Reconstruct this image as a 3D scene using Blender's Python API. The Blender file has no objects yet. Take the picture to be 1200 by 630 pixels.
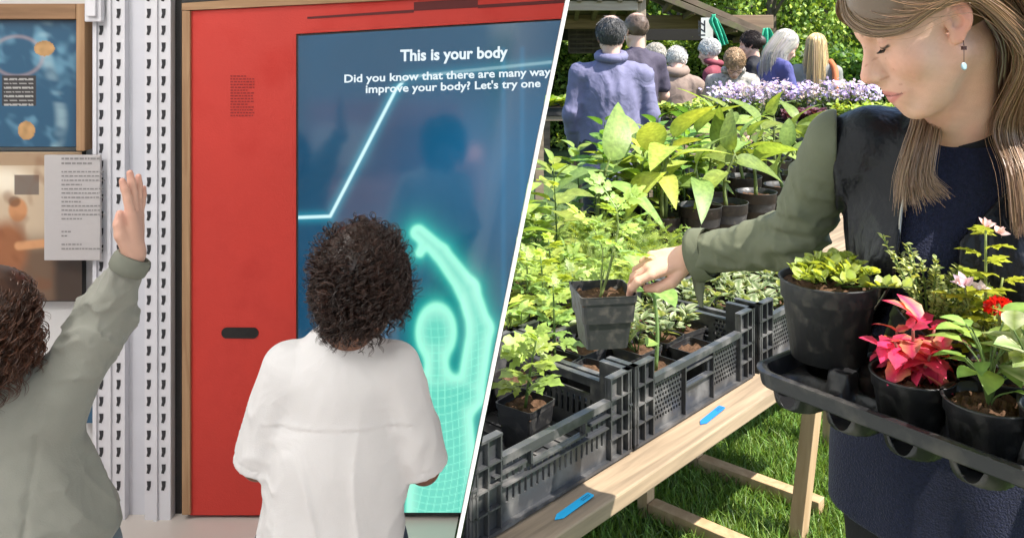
import bpy, bmesh, math, random
import numpy as np
from mathutils import Vector, Matrix
random.seed(5)
rng = np.random.default_rng(11)
PI = math.pi
SC = bpy.context.scene
COL = SC.collection
F_, H_, HY = 1000.0, 1.62, 35.0          # focal length in photo pixels, eye height, horizon row

def P(px, py, Y):
    return np.array([(px-600)/F_*Y, Y, H_-(py-HY)/F_*Y])
def A(*v): return np.array(v, float)
def unit(v):
    v = np.asarray(v, float); return v/np.maximum(np.linalg.norm(v, axis=-1, keepdims=True), 1e-9)

# ------------------------------------------------------------------ objects
def tag(o, label=None, cat=None, group=None, kind=None):
    if label: o['label'] = label
    if cat: o['category'] = cat
    if group: o['group'] = group
    if kind: o['kind'] = kind
    return o
def thing(name, label, cat, loc=(0, 0, 0), rz=0, group=None):
    o = bpy.data.objects.new(name, None); COL.objects.link(o)
    o.empty_display_size = .05
    o.location = tuple(loc); o.rotation_euler = (0, 0, rz)
    return tag(o, label, cat, group)
def meshdata(name, V, F, smooth=True, col=None, mi=None):
    if not isinstance(F, list): F = [F]
    F = [np.asarray(f, np.int32) for f in F if len(f)]
    me = bpy.data.meshes.new(name)
    V = np.asarray(V, np.float32)
    me.vertices.add(len(V)); me.vertices.foreach_set('co', V.ravel())
    if F:
        li = np.concatenate([f.ravel() for f in F])
        tot = np.concatenate([np.full(len(f), f.shape[1], np.int32) for f in F])
        st = np.concatenate([[0], np.cumsum(tot)[:-1]]).astype(np.int32)
        me.loops.add(len(li)); me.loops.foreach_set('vertex_index', li)
        me.polygons.add(len(tot)); me.polygons.foreach_set('loop_start', st)
        me.polygons.foreach_set('loop_total', tot)
        me.polygons.foreach_set('use_smooth', np.full(len(tot), bool(smooth)))
        if mi is not None: me.polygons.foreach_set('material_index', np.asarray(mi, np.int32))
    if col is not None:
        c = np.ones((len(V), 4), np.float32); c[:, :3] = col
        at = me.color_attributes.new('Col', 'FLOAT_COLOR', 'POINT')
        at.data.foreach_set('color', c.ravel())
    me.update(calc_edges=True); me.validate()
    return me
def link(name, me, mat, parent=None):
    o = bpy.data.objects.new(name, me); COL.objects.link(o)
    if mat is not None:
        for m in (mat if isinstance(mat, (list, tuple)) else [mat]): me.materials.append(m)
    if parent is not None: o.parent = parent
    return o
def mk(name, V, F, mat, parent=None, smooth=True, col=None, mi=None, world=False):
    V = np.asarray(V, float)
    if world and parent is not None:
        r = parent
        while r.parent is not None: r = r.parent
        V = V-np.array(r.location)
        if r.rotation_euler.z:
            a = -r.rotation_euler.z; c, s = math.cos(a), math.sin(a)
            V = np.stack([V[:, 0]*c-V[:, 1]*s, V[:, 0]*s+V[:, 1]*c, V[:, 2]], 1)
    return link(name, meshdata(name, V, F, smooth, col, mi), mat, parent)
def copy_tree(o, parent=None):
    c = o.copy(); COL.objects.link(c)
    if parent is not None: c.parent = parent
    for ch in list(o.children): copy_tree(ch, c)
    return c
def bevel(o, w=.003, seg=2):
    m = o.modifiers.new('bevel', 'BEVEL'); m.width = w; m.segments = seg; m.limit_method = 'ANGLE'
    return o

class MB:
    """collects shapes; build() links them as ONE mesh"""
    def __init__(s): s.V = []; s.F = {}; s.n = 0; s.C = []
    def add(s, V, F, col=None):
        V = np.asarray(V, float).reshape(-1, 3)
        for f in (F if isinstance(F, list) else [F]):
            f = np.asarray(f)
            if len(f): s.F.setdefault(f.shape[1], []).append(f+s.n)
        s.V.append(V); s.n += len(V)
        s.C.append(np.broadcast_to(np.asarray(col if col is not None else (1, 1, 1), float), (len(V), 3)))
        return s
    def box(s, c, size, R=None, col=None):
        h = np.asarray(size, float)/2
        v = np.array([[x, y, z] for x in (-1, 1) for y in (-1, 1) for z in (-1, 1)], float)*h
        if R is not None: v = v@np.asarray(R).T
        f = np.array([[0, 1, 3, 2], [4, 6, 7, 5], [0, 4, 5, 1], [2, 3, 7, 6], [0, 2, 6, 4], [1, 5, 7, 3]])
        return s.add(v+np.asarray(c), f, col)
    def prism(s, poly, fn, t0, t1):
        n = len(poly); v = [fn(p, t0) for p in poly]+[fn(p, t1) for p in poly]
        q = [[i, (i+1) % n, n+(i+1) % n, n+i] for i in range(n)]
        return s.add(v, [np.array(q), np.array([list(range(n))[::-1]]), np.array([list(range(n, 2*n))])])
    def lathe(s, prof, c=(0, 0, 0), n=28, R=None, col=None, cap0=False, cap1=False):
        prof = np.asarray(prof, float); k = len(prof)
        a = np.arange(n)*2*PI/n
        v = np.stack([prof[:, 0, None]*np.cos(a), prof[:, 0, None]*np.sin(a), np.repeat(prof[:, 1, None], n, 1)], -1).reshape(-1, 3)
        if R is not None: v = v@np.asarray(R).T
        i, j = np.meshgrid(np.arange(k-1), np.arange(n), indexing='ij'); j2 = (j+1) % n
        f = [np.stack([i*n+j, i*n+j2, (i+1)*n+j2, (i+1)*n+j], -1).reshape(-1, 4)]
        if cap0: f.append(np.arange(n)[::-1][None])
        if cap1: f.append(((k-1)*n+np.arange(n))[None])
        return s.add(v+np.asarray(c), f, col)
    def sqlathe(s, prof, c=(0, 0, 0), R=None, rc=.15, m=3, cap0=False, cap1=False):
        """square pot: profile swept round a rounded square"""
        pts = []
        for q in range(4):
            for t in range(m):
                a = (q+(t/(m-1)))*PI/2
                cx, cy = [(1, 1), (-1, 1), (-1, -1), (1, -1)][q]
                pts.append(((1-rc)*cx+rc*math.cos(a), (1-rc)*cy+rc*math.sin(a)))
        pts = np.array(pts); n = len(pts); k = len(prof); v = []
        for r, z in prof: v.append(np.c_[pts*r, np.full(n, z)])
        v = np.concatenate(v)
        if R is not None: v = v@np.asarray(R).T
        i, j = np.meshgrid(np.arange(k-1), np.arange(n), indexing='ij'); j2 = (j+1) % n
        f = [np.stack([i*n+j, i*n+j2, (i+1)*n+j2, (i+1)*n+j], -1).reshape(-1, 4)]
        if cap0: f.append(np.arange(n)[::-1][None])
        if cap1: f.append(((k-1)*n+np.arange(n))[None])
        return s.add(v+np.asarray(c), f)
    def tube(s, path, r, n=7, col=None):
        path = np.asarray(path, float)[None]; r = np.broadcast_to(np.asarray(r, float), (path.shape[1],))[None]
        V, F = tubes(path, r, n); k = path.shape[1]
        return s.add(V, [F, np.arange(n)[::-1][None], ((k-1)*n+np.arange(n))[None]], col)
    def build(s, name, mat, parent=None, smooth=False, usecol=False, world=False):
        V = np.concatenate(s.V); F = [np.concatenate(x) for x in s.F.values()]
        return mk(name, V, F, mat, parent, smooth, np.concatenate(s.C) if usecol else None, world=world)

def tubes(paths, rad, n=3, ref=(.31, .23, .92)):
    """paths (M,N,3), rad (M,N) -> one vertex and face array"""
    M, N, _ = paths.shape
    t = np.gradient(paths, axis=1); t = unit(t)
    ref = np.asarray(ref, float)
    t0 = t[:, 0]; alt = np.where(np.abs((t0*ref).sum(-1, keepdims=True)) > .9, A(1, 0, 0), ref)
    us = [unit(np.cross(t0, alt))]
    for i in range(1, N): us.append(unit(us[-1]-t[:, i]*(us[-1]*t[:, i]).sum(-1, keepdims=True)))     # parallel transport
    u = np.stack(us, 1); v = np.cross(t, u)
    a = np.arange(n)*2*PI/n
    V = paths[:, :, None]+rad[:, :, None, None]*(u[:, :, None]*np.cos(a)[:, None]+v[:, :, None]*np.sin(a)[:, None])
    m, i, j = np.meshgrid(np.arange(M), np.arange(N-1), np.arange(n), indexing='ij')
    j2 = (j+1) % n; b = m*N*n
    F = np.stack([b+i*n+j, b+i*n+j2, b+(i+1)*n+j2, b+(i+1)*n+j], -1).reshape(-1, 4)
    return V.reshape(-1, 3), F
def spline(ctrl, N):
    """Catmull-Rom through ctrl (...,K,3) -> (...,N,3)"""
    c = np.asarray(ctrl, float)
    c = np.concatenate([2*c[..., :1, :]-c[..., 1:2, :], c, 2*c[..., -1:, :]-c[..., -2:-1, :]], -2)
    K = c.shape[-2]-3
    t = np.linspace(0, K-1e-6, N); i = t.astype(int); u = (t-i)[:, None]
    p0, p1, p2, p3 = (c[..., i+k, :] for k in range(4))
    return .5*(2*p1+(p2-p0)*u+(2*p0-5*p1+4*p2-p3)*u**2+(3*p1-p0-3*p2+p3)*u**3)

# ------------------------------------------------------------------ signed distance modelling
class Grid:
    def __init__(s, lo, hi, h):
        s.lo = np.asarray(lo, float); s.h = h
        n = np.ceil((np.asarray(hi, float)-s.lo)/h).astype(int)+1
        ax = [s.lo[i]+np.arange(n[i])*h for i in range(3)]
        s.p = np.stack(np.meshgrid(*ax, indexing='ij'), -1).astype(np.float32)
def loc(p, o, R):          # world -> local (rows of R are the local axes)
    return (p-np.asarray(o, np.float32))@np.asarray(R, np.float32).T
def rcone(p, a, b, ra, rb):
    a = np.asarray(a, np.float32); b = np.asarray(b, np.float32); d = b-a
    t = np.clip(((p-a)@d)/max(float(d@d), 1e-9), 0, 1)
    return np.linalg.norm(p-a-t[..., None]*d, axis=-1)-(ra+(rb-ra)*t)
def ell(p, c, r, R=None):
    q = p-np.asarray(c, np.float32)
    if R is not None: q = q@np.asarray(R, np.float32).T
    r = np.asarray(r, np.float32)
    k0 = np.linalg.norm(q/r, axis=-1); k1 = np.linalg.norm(q/(r*r), axis=-1)
    return k0*(k0-1)/np.maximum(k1, 1e-6)
def smin(a, b, k):
    h = np.clip(.5+.5*(b-a)/k, 0, 1); return b+(a-b)*h-k*h*(1-h)
def smax(a, b, k): return -smin(-a, -b, k)
def chain(p, pts, rads, k=.02):
    d = None
    for i in range(len(pts)-1):
        e = rcone(p, pts[i], pts[i+1], rads[i], rads[i+1]); d = e if d is None else smin(d, e, k)
    return d
def nets(d, g):
    """naive surface nets"""
    s = d < 0; nx, ny, nz = d.shape
    acc = np.zeros((nx-1, ny-1, nz-1, 3), np.float32); cnt = np.zeros((nx-1, ny-1, nz-1), np.float32)
    sl = lambda o, n: slice(o, n-1+o)
    for ax in range(3):
        for o1 in (0, 1):
            for o2 in (0, 1):
                oa = [0, 0, 0]; oth = [i for i in range(3) if i != ax]
                oa[oth[0]] = o1; oa[oth[1]] = o2; ob = list(oa); ob[ax] = 1
                da = d[sl(oa[0], nx), sl(oa[1], ny), sl(oa[2], nz)]; db = d[sl(ob[0], nx), sl(ob[1], ny), sl(ob[2], nz)]
                c = (da < 0) != (db < 0)
                t = np.where(c, da/np.where(c, da-db, 1), 0)
                cnt += c
                for i in range(3): acc[..., i] += np.where(c, oa[i]+(t if i == ax else 0), 0)
    m = cnt > 0
    idx = np.full(m.shape, -1, np.int64); idx[m] = np.arange(m.sum())
    base = np.stack(np.nonzero(m), -1)
    V = g.lo+(base+acc[m]/cnt[m][:, None])*g.h
    Fs = []
    for ax in range(3):
        o = [i for i in range(3) if i != ax]
        a = np.take(s, range(0, s.shape[ax]-1), ax); b = np.take(s, range(1, s.shape[ax]), ax)
        c = a != b
        ii = np.stack(np.nonzero(c), -1)
        ok = (ii[:, o[0]] > 0) & (ii[:, o[1]] > 0) & (ii[:, o[0]] < m.shape[o[0]]) & (ii[:, o[1]] < m.shape[o[1]])
        ii = ii[ok]; fl = a[tuple(ii.T)]
        q = []
        for (x, y) in ((-1, -1), (0, -1), (0, 0), (-1, 0)):
            k = ii.copy(); k[:, o[0]] += x; k[:, o[1]] += y; q.append(idx[tuple(k.T)])
        q = np.stack(q, -1)
        if ax == 1: fl = ~fl
        q = np.where(fl[:, None], q, q[:, ::-1]); Fs.append(q)
    F = np.concatenate(Fs)
    return V, F[(F >= 0).all(1)]
def relax(V, F, it=1, lam=.5):
    for _ in range(it):
        s = np.zeros_like(V); c = np.zeros(len(V))
        for k in range(F.shape[1]):
            j = (k+1) % F.shape[1]
            np.add.at(s, F[:, k], V[F[:, j]]); np.add.at(s, F[:, j], V[F[:, k]])
            np.add.at(c, F[:, k], 1); np.add.at(c, F[:, j], 1)
        V = V+lam*(s/np.maximum(c, 1)[:, None]-V)
    return V
def folds(p, seed, stretch=(1, 1, 1), sharp=1.6):
    """cloth creases: ridged, domain-warped noise, about 0..1 with narrow ridges"""
    q = p*(np.asarray(stretch, np.float32)*4.2)
    n = vnoise(q+.35*np.stack([vnoise(q*.6, seed+k) for k in (11, 12, 13)], -1).astype(np.float32), seed)
    return np.clip(1-np.abs(n)*sharp, 0, 1)**2
def nfolds(d, p, *a):
    o = np.zeros(d.shape, np.float32); m = np.abs(d) < .035
    if m.any(): o[m] = folds(p[m], *a)
    return o
def vnoise(p, seed=0):
    """cheap smooth 3-D noise, about -1..1"""
    r = np.random.default_rng(seed); out = 0
    for k in range(5):
        w = r.normal(size=3); w = w/np.linalg.norm(w)*(1+.5*k); ph = r.uniform(0, 6.28)
        w2 = r.normal(size=3)
        out = out+np.sin(p@w+ph+1.3*np.sin(p@w2*.7+ph*2))/(1+.35*k)
    return out/2.6

# ------------------------------------------------------------------ materials
def nodes(m):
    m.use_nodes = True; nt = m.node_tree; return nt, nt.nodes, nt.links
def mat(name, col, rough=.6, spec=.5, metal=0, var=.0, vscale=8, bump=0, bscale=60, attr=False, stretch=None,
        sheen=0, coat=0, stain=None, sscale=3, sss=0, fold=0, fscale=6):
    m = bpy.data.materials.new(name); nt, N, L = nodes(m)
    b = N['Principled BSDF']
    b.inputs['Roughness'].default_value = rough; b.inputs['Specular IOR Level'].default_value = spec
    b.inputs['Metallic'].default_value = metal
    if sheen: b.inputs['Sheen Weight'].default_value = sheen
    if coat: b.inputs['Coat Weight'].default_value = coat; b.inputs['Coat Roughness'].default_value = .15
    if sss:
        b.inputs['Subsurface Weight'].default_value = sss; b.inputs['Subsurface Radius'].default_value = (.012, .005, .003)
        b.inputs['Subsurface Scale'].default_value = 1
    tc = N.new('ShaderNodeTexCoord'); vec = tc.outputs['Object']
    if stretch:
        mp = N.new('ShaderNodeMapping'); mp.inputs['Scale'].default_value = stretch; L.new(vec, mp.inputs[0]); vec = mp.outputs[0]
    if attr:
        at = N.new('ShaderNodeVertexColor'); at.layer_name = 'Col'; c = at.outputs[0]
    else:
        rgb = N.new('ShaderNodeRGB'); rgb.outputs[0].default_value = (*col, 1); c = rgb.outputs[0]
    def noise(sc, det=4):
        n = N.new('ShaderNodeTexNoise'); n.inputs['Scale'].default_value = sc; n.inputs['Detail'].default_value = det
        L.new(vec, n.inputs['Vector']); return n
    if var:
        n = noise(vscale); mr = N.new('ShaderNodeMapRange'); mr.inputs[1].default_value = .3; mr.inputs[2].default_value = .7
        mr.inputs[3].default_value = 1-var; mr.inputs[4].default_value = 1+var; L.new(n.outputs['Fac'], mr.inputs[0])
        mx = N.new('ShaderNodeVectorMath'); mx.operation = 'SCALE'; L.new(c, mx.inputs[0]); L.new(mr.outputs[0], mx.inputs['Scale']); c = mx.outputs[0]
    if stain is not None:
        n = noise(sscale, 7); mr = N.new('ShaderNodeMapRange'); mr.inputs[1].default_value = .5; mr.inputs[2].default_value = .68
        L.new(n.outputs['Fac'], mr.inputs[0]); mx = N.new('ShaderNodeMix'); mx.data_type = 'RGBA'
        L.new(mr.outputs[0], mx.inputs[0]); L.new(c, mx.inputs[6]); mx.inputs[7].default_value = (*stain, 1); c = mx.outputs[2]
        mr2 = N.new('ShaderNodeMapRange'); mr2.inputs[3].default_value = rough; mr2.inputs[4].default_value = min(1, rough+.3)
        L.new(mr.outputs[0], mr2.inputs[0]); L.new(mr2.outputs[0], b.inputs['Roughness'])
    L.new(c, b.inputs['Base Color'])
    last = None
    if fold:
        n = noise(fscale, 2); bp = N.new('ShaderNodeBump'); bp.inputs['Strength'].default_value = fold; bp.inputs['Distance'].default_value = .03
        n.inputs['Distortion'].default_value = 1.2
        L.new(n.outputs['Fac'], bp.inputs['Height']); last = bp
    if bump:
        n = noise(bscale, 3); bp = N.new('ShaderNodeBump'); bp.inputs['Strength'].default_value = bump; bp.inputs['Distance'].default_value = .004
        L.new(n.outputs['Fac'], bp.inputs['Height'])
        if last: L.new(last.outputs[0], bp.inputs['Normal'])
        last = bp
    if last: L.new(last.outputs[0], b.inputs['Normal'])
    return m
def leafmat(name, trans=.4, rough=.45, vein=0):
    m = bpy.data.materials.new(name); nt, N, L = nodes(m); b = N['Principled BSDF']
    vc = N.new('ShaderNodeVertexColor'); vc.layer_name = 'Col'
    tc = N.new('ShaderNodeTexCoord'); nz = N.new('ShaderNodeTexNoise'); nz.inputs['Scale'].default_value = 55; nz.inputs['Detail'].default_value = 4; L.new(tc.outputs['Object'], nz.inputs[0])
    mr = N.new('ShaderNodeMapRange'); mr.inputs[1].default_value = .3; mr.inputs[2].default_value = .7; mr.inputs[3].default_value = .72; mr.inputs[4].default_value = 1.25; L.new(nz.outputs['Fac'], mr.inputs[0])
    at = N.new('ShaderNodeVectorMath'); at.operation = 'SCALE'; L.new(vc.outputs[0], at.inputs[0]); L.new(mr.outputs[0], at.inputs['Scale'])
    L.new(at.outputs[0], b.inputs['Base Color']); b.inputs['Roughness'].default_value = rough
    b.inputs['Specular IOR Level'].default_value = .4
    t = N.new('ShaderNodeBsdfTranslucent')
    g = N.new('ShaderNodeMix'); g.data_type = 'RGBA'; g.blend_type = 'MULTIPLY'; g.inputs[0].default_value = 1
    L.new(at.outputs[0], g.inputs[6]); g.inputs[7].default_value = (1.35, 1.25, .5, 1); L.new(g.outputs[2], t.inputs[0])
    mx = N.new('ShaderNodeMixShader'); mx.inputs[0].default_value = trans
    L.new(b.outputs[0], mx.inputs[1]); L.new(t.outputs[0], mx.inputs[2])
    L.new(mx.outputs[0], N['Material Output'].inputs[0])
    n = N.new('ShaderNodeTexNoise'); n.inputs['Scale'].default_value = 90; bp = N.new('ShaderNodeBump')
    L.new(tc.outputs['Object'], n.inputs[0])
    bp.inputs['Strength'].default_value = .25; bp.inputs['Distance'].default_value = .004
    L.new(n.outputs['Fac'], bp.inputs['Height']); L.new(bp.outputs[0], b.inputs['Normal'])
    return m
def emit(name, strength=1, rough=.15, col=None):
    m = bpy.data.materials.new(name); nt, N, L = nodes(m); b = N['Principled BSDF']
    b.inputs['Base Color'].default_value = (.008, .012, .016, 1); b.inputs['Roughness'].default_value = rough
    if col is None:
        at = N.new('ShaderNodeVertexColor'); at.layer_name = 'Col'; L.new(at.outputs[0], b.inputs['Emission Color'])
    else: b.inputs['Emission Color'].default_value = (*col, 1)
    b.inputs['Emission Strength'].default_value = strength
    return m
def wood(name, c1, c2, axis=0, scale=1, rough=.65):
    m = bpy.data.materials.new(name); nt, N, L = nodes(m); b = N['Principled BSDF']; b.inputs['Roughness'].default_value = rough
    tc = N.new('ShaderNodeTexCoord'); mp = N.new('ShaderNodeMapping')
    s = [22, 22, 22]; s[axis] = 1.4; mp.inputs['Scale'].default_value = [x*scale for x in s]
    L.new(tc.outputs['Object'], mp.inputs[0])
    n = N.new('ShaderNodeTexNoise'); n.inputs['Scale'].default_value = 2.2; n.inputs['Detail'].default_value = 6; n.inputs['Distortion'].default_value = .6
    L.new(mp.outputs[0], n.inputs[0])
    r = N.new('ShaderNodeValToRGB'); r.color_ramp.elements[0].position = .35; r.color_ramp.elements[1].position = .68
    r.color_ramp.elements[0].color = (*c2, 1); r.color_ramp.elements[1].color = (*c1, 1)
    L.new(n.outputs['Fac'], r.inputs[0]); L.new(r.outputs[0], b.inputs['Base Color'])
    bp = N.new('ShaderNodeBump'); bp.inputs['Strength'].default_value = .35; bp.inputs['Distance'].default_value = .003
    L.new(n.outputs['Fac'], bp.inputs['Height']); L.new(bp.outputs[0], b.inputs['Normal'])
    return m

# ------------------------------------------------------------------ partition between the two places
def plane_x(Y, z): return .0569*Y+.2032*(z-H_)+.0008
PN = unit(A(1, -.0569, -.2032))
def side(V):  # >0 on the garden side
    V = np.asarray(V); return (V[..., 0]-plane_x(V[..., 1], V[..., 2]))/math.sqrt(1+.0569**2+.2032**2)
def clip_obj(o, keep=1, gap=.004):
    """trim an object against the leaning partition (it butts up to it)"""
    me = o.data; bm = bmesh.new(); bm.from_mesh(me)
    M = Matrix.Identity(4); q = o
    ch = []
    while q is not None: ch.append(q.matrix_basis.copy()); q = q.parent
    for m in reversed(ch): M = M@m
    bm.transform(M)
    co = Vector(PN*gap*keep)+Vector((plane_x(0, H_), 0, H_))
    bmesh.ops.bisect_plane(bm, geom=bm.verts[:]+bm.edges[:]+bm.faces[:], plane_co=co, plane_no=Vector(PN*keep), clear_inner=True)
    bm.transform(M.inverted()); bm.to_mesh(me); bm.free(); me.update()
    return o
# ================================================================== camera, sun, sky
cam = bpy.data.cameras.new('camera'); co = bpy.data.objects.new('camera', cam); COL.objects.link(co)
co.location = (0, 0, H_); co.rotation_euler = (PI/2, 0, 0)
cam.sensor_width = 36; cam.lens = 36*F_/1200; cam.shift_y = -(315-HY)/1200
cam.clip_start = .05; cam.clip_end = 500
SC.camera = co
SUN_AZ = A(.90, -.43); SUN_AZ = SUN_AZ/np.linalg.norm(SUN_AZ); SUN_EL = math.radians(56)
sd = A(SUN_AZ[0]*math.cos(SUN_EL), SUN_AZ[1]*math.cos(SUN_EL), math.sin(SUN_EL))
sl = bpy.data.lights.new('sun', 'SUN'); sl.energy = 4.6; sl.angle = math.radians(.53); sl.color = (1, .95, .87)
so = bpy.data.objects.new('sun', sl); COL.objects.link(so); so.location = (4, -2, 8)
so.rotation_euler = Vector(sd).to_track_quat('Z', 'Y').to_euler()
w = bpy.data.worlds.new('World'); SC.world = w; w.use_nodes = True
wn = w.node_tree.nodes; wl = w.node_tree.links
sky = wn.new('ShaderNodeTexSky'); sky.sky_type = 'NISHITA'; sky.sun_disc = False
sky.sun_elevation = SUN_EL; sky.sun_rotation = math.atan2(sd[0], sd[1])
wl.new(sky.outputs[0], wn['Background'].inputs[0]); wn['Background'].inputs[1].default_value = .15
SC.view_settings.view_transform = 'Standard'; SC.view_settings.look = 'None'; SC.view_settings.exposure = 1.42
SC.view_settings.gamma = 1
SC.render.engine = 'CYCLES'
SC.cycles.use_denoising = True
SC.cycles.max_bounces = 8; SC.cycles.diffuse_bounces = 4; SC.cycles.transparent_max_bounces = 8
SC.cycles.sample_clamp_indirect = 6

# ================================================================== gallery (left of the partition)
WY = 2.85
M_white = mat('white_wall', (.62, .62, .62), .7, var=.04, bump=.1, bscale=120)
M_lilac = mat('grey_enamel', (.66, .66, .70), .45, var=.03)
M_slot = mat('slot_dark', (.03, .03, .035), .8)
M_red = mat('red_laminate', (.54, .036, .024), .55, var=.07, vscale=2.5, bump=.2, bscale=220, stain=(.50, .036, .026), sscale=5)
M_black = mat('black_plastic', (.015, .015, .016), .5)
M_oak = wood('oak_trim', (.42, .26, .14), (.30, .17, .085), 2)
M_oakh = wood('oak_trim_flat', (.42, .26, .14), (.30, .17, .085), 0)
M_part = mat('partition_white', (.82, .82, .82), .6)
M_floor = mat('gallery_floor_pale', (.55, .50, .46), .35, var=.06, vscale=2)
def wx(px, Y=WY): return (px-600)/F_*Y
def wz(py, Y=WY): return H_-(py-HY)/F_*Y

# partition: a thin white board, leaning
pt = thing('partition_wall', 'thin white leaning partition board standing between the gallery and the plant sale', 'wall', (plane_x(1.6, 0), 1.6, 0))
def part_pt(Y, z, s):
    t = .0017*max(Y, .35)          # thin front edge, thicker towards the back
    return A(plane_x(Y, z), Y, z)+PN*s*t
ring = [(.42, 0), (.42, 2.9), (WY+.09, 2.9), (WY+.09, 0)]
V = [part_pt(Y, z, s) for s in (-1, 1) for Y, z in ring]
mk('board', V, [np.array([[0, 1, 2, 3], [7, 6, 5, 4], [0, 4, 5, 1], [1, 5, 6, 2], [2, 6, 7, 3], [3, 7, 4, 0]])], M_part, pt, False, world=True)

# shell of the gallery
def shell(name, V, F, m): return tag(mk(name, V, np.array(F), m, None, False), kind='structure')
XL = -2.75
fl = shell('gallery_floor', [(XL, -2.2, .006), (plane_x(-2.2, 0)-.004, -2.2, .006), (plane_x(WY+.08, 0)-.01, WY+.08, .006), (XL, WY+.08, .006)], [[0, 1, 2, 3]], M_floor)
def slab(mb, x0, x1, y0, y1, z0, z1): return mb.box(((x0+x1)/2, (y0+y1)/2, (z0+z1)/2), (abs(x1-x0), abs(y1-y0), abs(z1-z0)))
m_ = MB(); slab(m_, XL, .6, WY+.03, WY+.08, .0, 2.9)
bw = m_.build('gallery_back_wall', M_white); clip_obj(bw, -1, .008)
tag(bw, 'plain pale wall behind the exhibits of the gallery', 'wall')
m_ = MB(); slab(m_, XL-.06, XL, -2.2, WY+.08, 0, 2.9)
tag(m_.build('gallery_side_wall', M_white), 'plain white side wall at the far left of the gallery', 'wall')
m_ = MB(); slab(m_, XL-.06, -.2, -2.26, -2.2, 0, 2.9)  # added out of view to cut the flat sky light from behind
tag(m_.build('gallery_rear_wall', M_white), 'plain white wall behind the sofa at the open end of the gallery', 'wall')
m_ = MB(); slab(m_, XL-.06, .75, -2.26, WY+.08, 2.905, 2.96)
tag(m_.build('gallery_ceiling', M_white), kind='structure')
# unseen fill lights added to brighten the gallery, housed as ceiling panels
M_fill = emit('lamp_diffuser', 2, .4, (1, .93, .85))
for i, (lx, ly, e) in enumerate(((-2.15, .65, 18), (-.75, -.2, 5.2), (-1.3, 1.9, 3.6))):
    t = thing('ceiling_lamp', ['white panel lamp on the gallery ceiling near the left side wall', 'white panel lamp on the gallery ceiling nearest the sofa',
              'white panel lamp on the gallery ceiling in front of the red cabinet'][i], 'lamp', (lx, ly, 2.9), group='gallery ceiling lamps')
    m_ = MB(); m_.box((0, 0, -.02), (.66, .66, .04)); bevel(m_.build('housing', M_white, t), .004)
    m_ = MB(); m_.box((0, 0, -.044), (.6, .6, .006)); m_.build('diffuser', M_fill, t)
    la = bpy.data.lights.new('lamp_light', 'AREA'); la.energy = e; la.size = .50; la.color = (1, .96, .93)
    lo = bpy.data.objects.new('lamp_light', la); COL.objects.link(lo); lo.parent = t; lo.location = (0, 0, -.05)

# --- slotted uprights
def upright(label, x0, x1, slots, Y=WY):
    cx = wx((x0+x1)/2); t = thing('slotted_upright', label, 'shelving post', (cx, Y, 0), group='slotted shelving posts on the gallery wall')
    hw = (wx(x1)-wx(x0))/2
    m_ = MB(); m_.box((0, -.012, 1.43), (hw*2, .05, 2.86))
    for sx in slots[1]: m_.box((wx(sx)-cx, -.042, 1.43), (.012, .008, 2.86))
    sm = MB(); pitch = .0555
    for sx in slots[0]:
        for k in range(48):
            z = .12+k*pitch; x = wx(sx)-cx
            f = [( -.0065, .015), (.0075, .015), (.0065, -.003), (.0015, -.017), (-.0075, -.015), (-.0045, -.002)]
            sm.add([(x+a, -.0385, z+b) for a, b in f], np.array([[5, 4, 3, 2, 1, 0]]))
    fp = np.concatenate(m_.F[4]); fs = np.concatenate(sm.F[6])+m_.n       # dark faces in the post mesh stand for the shaded slot holes
    mk('post', np.concatenate(m_.V+sm.V), [fp, fs], [M_lilac, M_slot], t, False, mi=np.r_[np.zeros(len(fp)), np.ones(len(fs))])
    return t
upright('broad pale metal upright with two columns of slots beside the framed x-ray print', 116, 152, ((125, 145), (135, 118.5)))
upright('narrow pale metal upright with two columns of slots next to the red cabinet', 175, 205, ((180, 197), (188.5,)))
m_ = MB(); slab(m_, wx(152), wx(175), WY-.005, WY+.028, 0, 2.86)
tag(m_.build('cover_strip', mat('pale_cover', (.60, .61, .66), .5, var=.03)), 'smooth pale grey strip between the two slotted uprights', 'panel')
m_ = MB(); slab(m_, wx(205.5), wx(212.5), WY+.0, WY+.028, 0, 2.86)
tag(m_.build('gap_strip', M_black), 'narrow black gap strip beside the red cabinet', 'panel')
m_ = MB(); slab(m_, wx(112), wx(131), WY-.075, WY-.048, wz(26), wz(-12)); slab(m_, wx(116), wx(127), WY-.09, WY-.075, wz(20), wz(-4))
tag(bevel(m_.build('wall_bracket', M_lilac), .003), 'small pale metal bracket at the top of the broad upright', 'bracket')
for (a, b, c, d) in ((94, 113, 438, 492),):
    m_ = MB(); slab(m_, wx(a), wx(b), WY-.02, WY+.01, wz(d), wz(c))
    tag(m_.build('blue_panel', mat('blue_card', (.03, .10, .18), .5)), 'small dark blue panel low on the wall beside the grey sweatshirt', 'panel')

# --- printed pictures: one flat sheet each, the print stored per vertex
def picture(name, x0, x1, y0, y1, Y, fn, parent, step=1.1, m=None, shape=None):
    nx = int((x1-x0)/step)+1; ny = int((y1-y0)/step)+1
    X, Yp = np.meshgrid(np.linspace(x0, x1, nx), np.linspace(y0, y1, ny), indexing='ij')
    c = np.clip(fn(X, Yp), 0, None)
    Z = Yp if shape is None else shape(X, Yp)
    V = np.stack([wx(X, Y), np.full_like(X, Y), wz(Z, Y)], -1).reshape(-1, 3)
    i, j = np.meshgrid(np.arange(nx-1), np.arange(ny-1), indexing='ij')
    F = np.stack([i*ny+j, i*ny+j+1, (i+1)*ny+j+1, (i+1)*ny+j], -1).reshape(-1, 4)
    return mk(name, V, F, m, parent, False, c.reshape(-1, 3), world=True)
def s2l(r, g, b): 
    f = lambda v: ((v/255+.055)/1.055)**2.4 if v > 10 else v/255/12.92
    return A(f(r), f(g), f(b))
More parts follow.
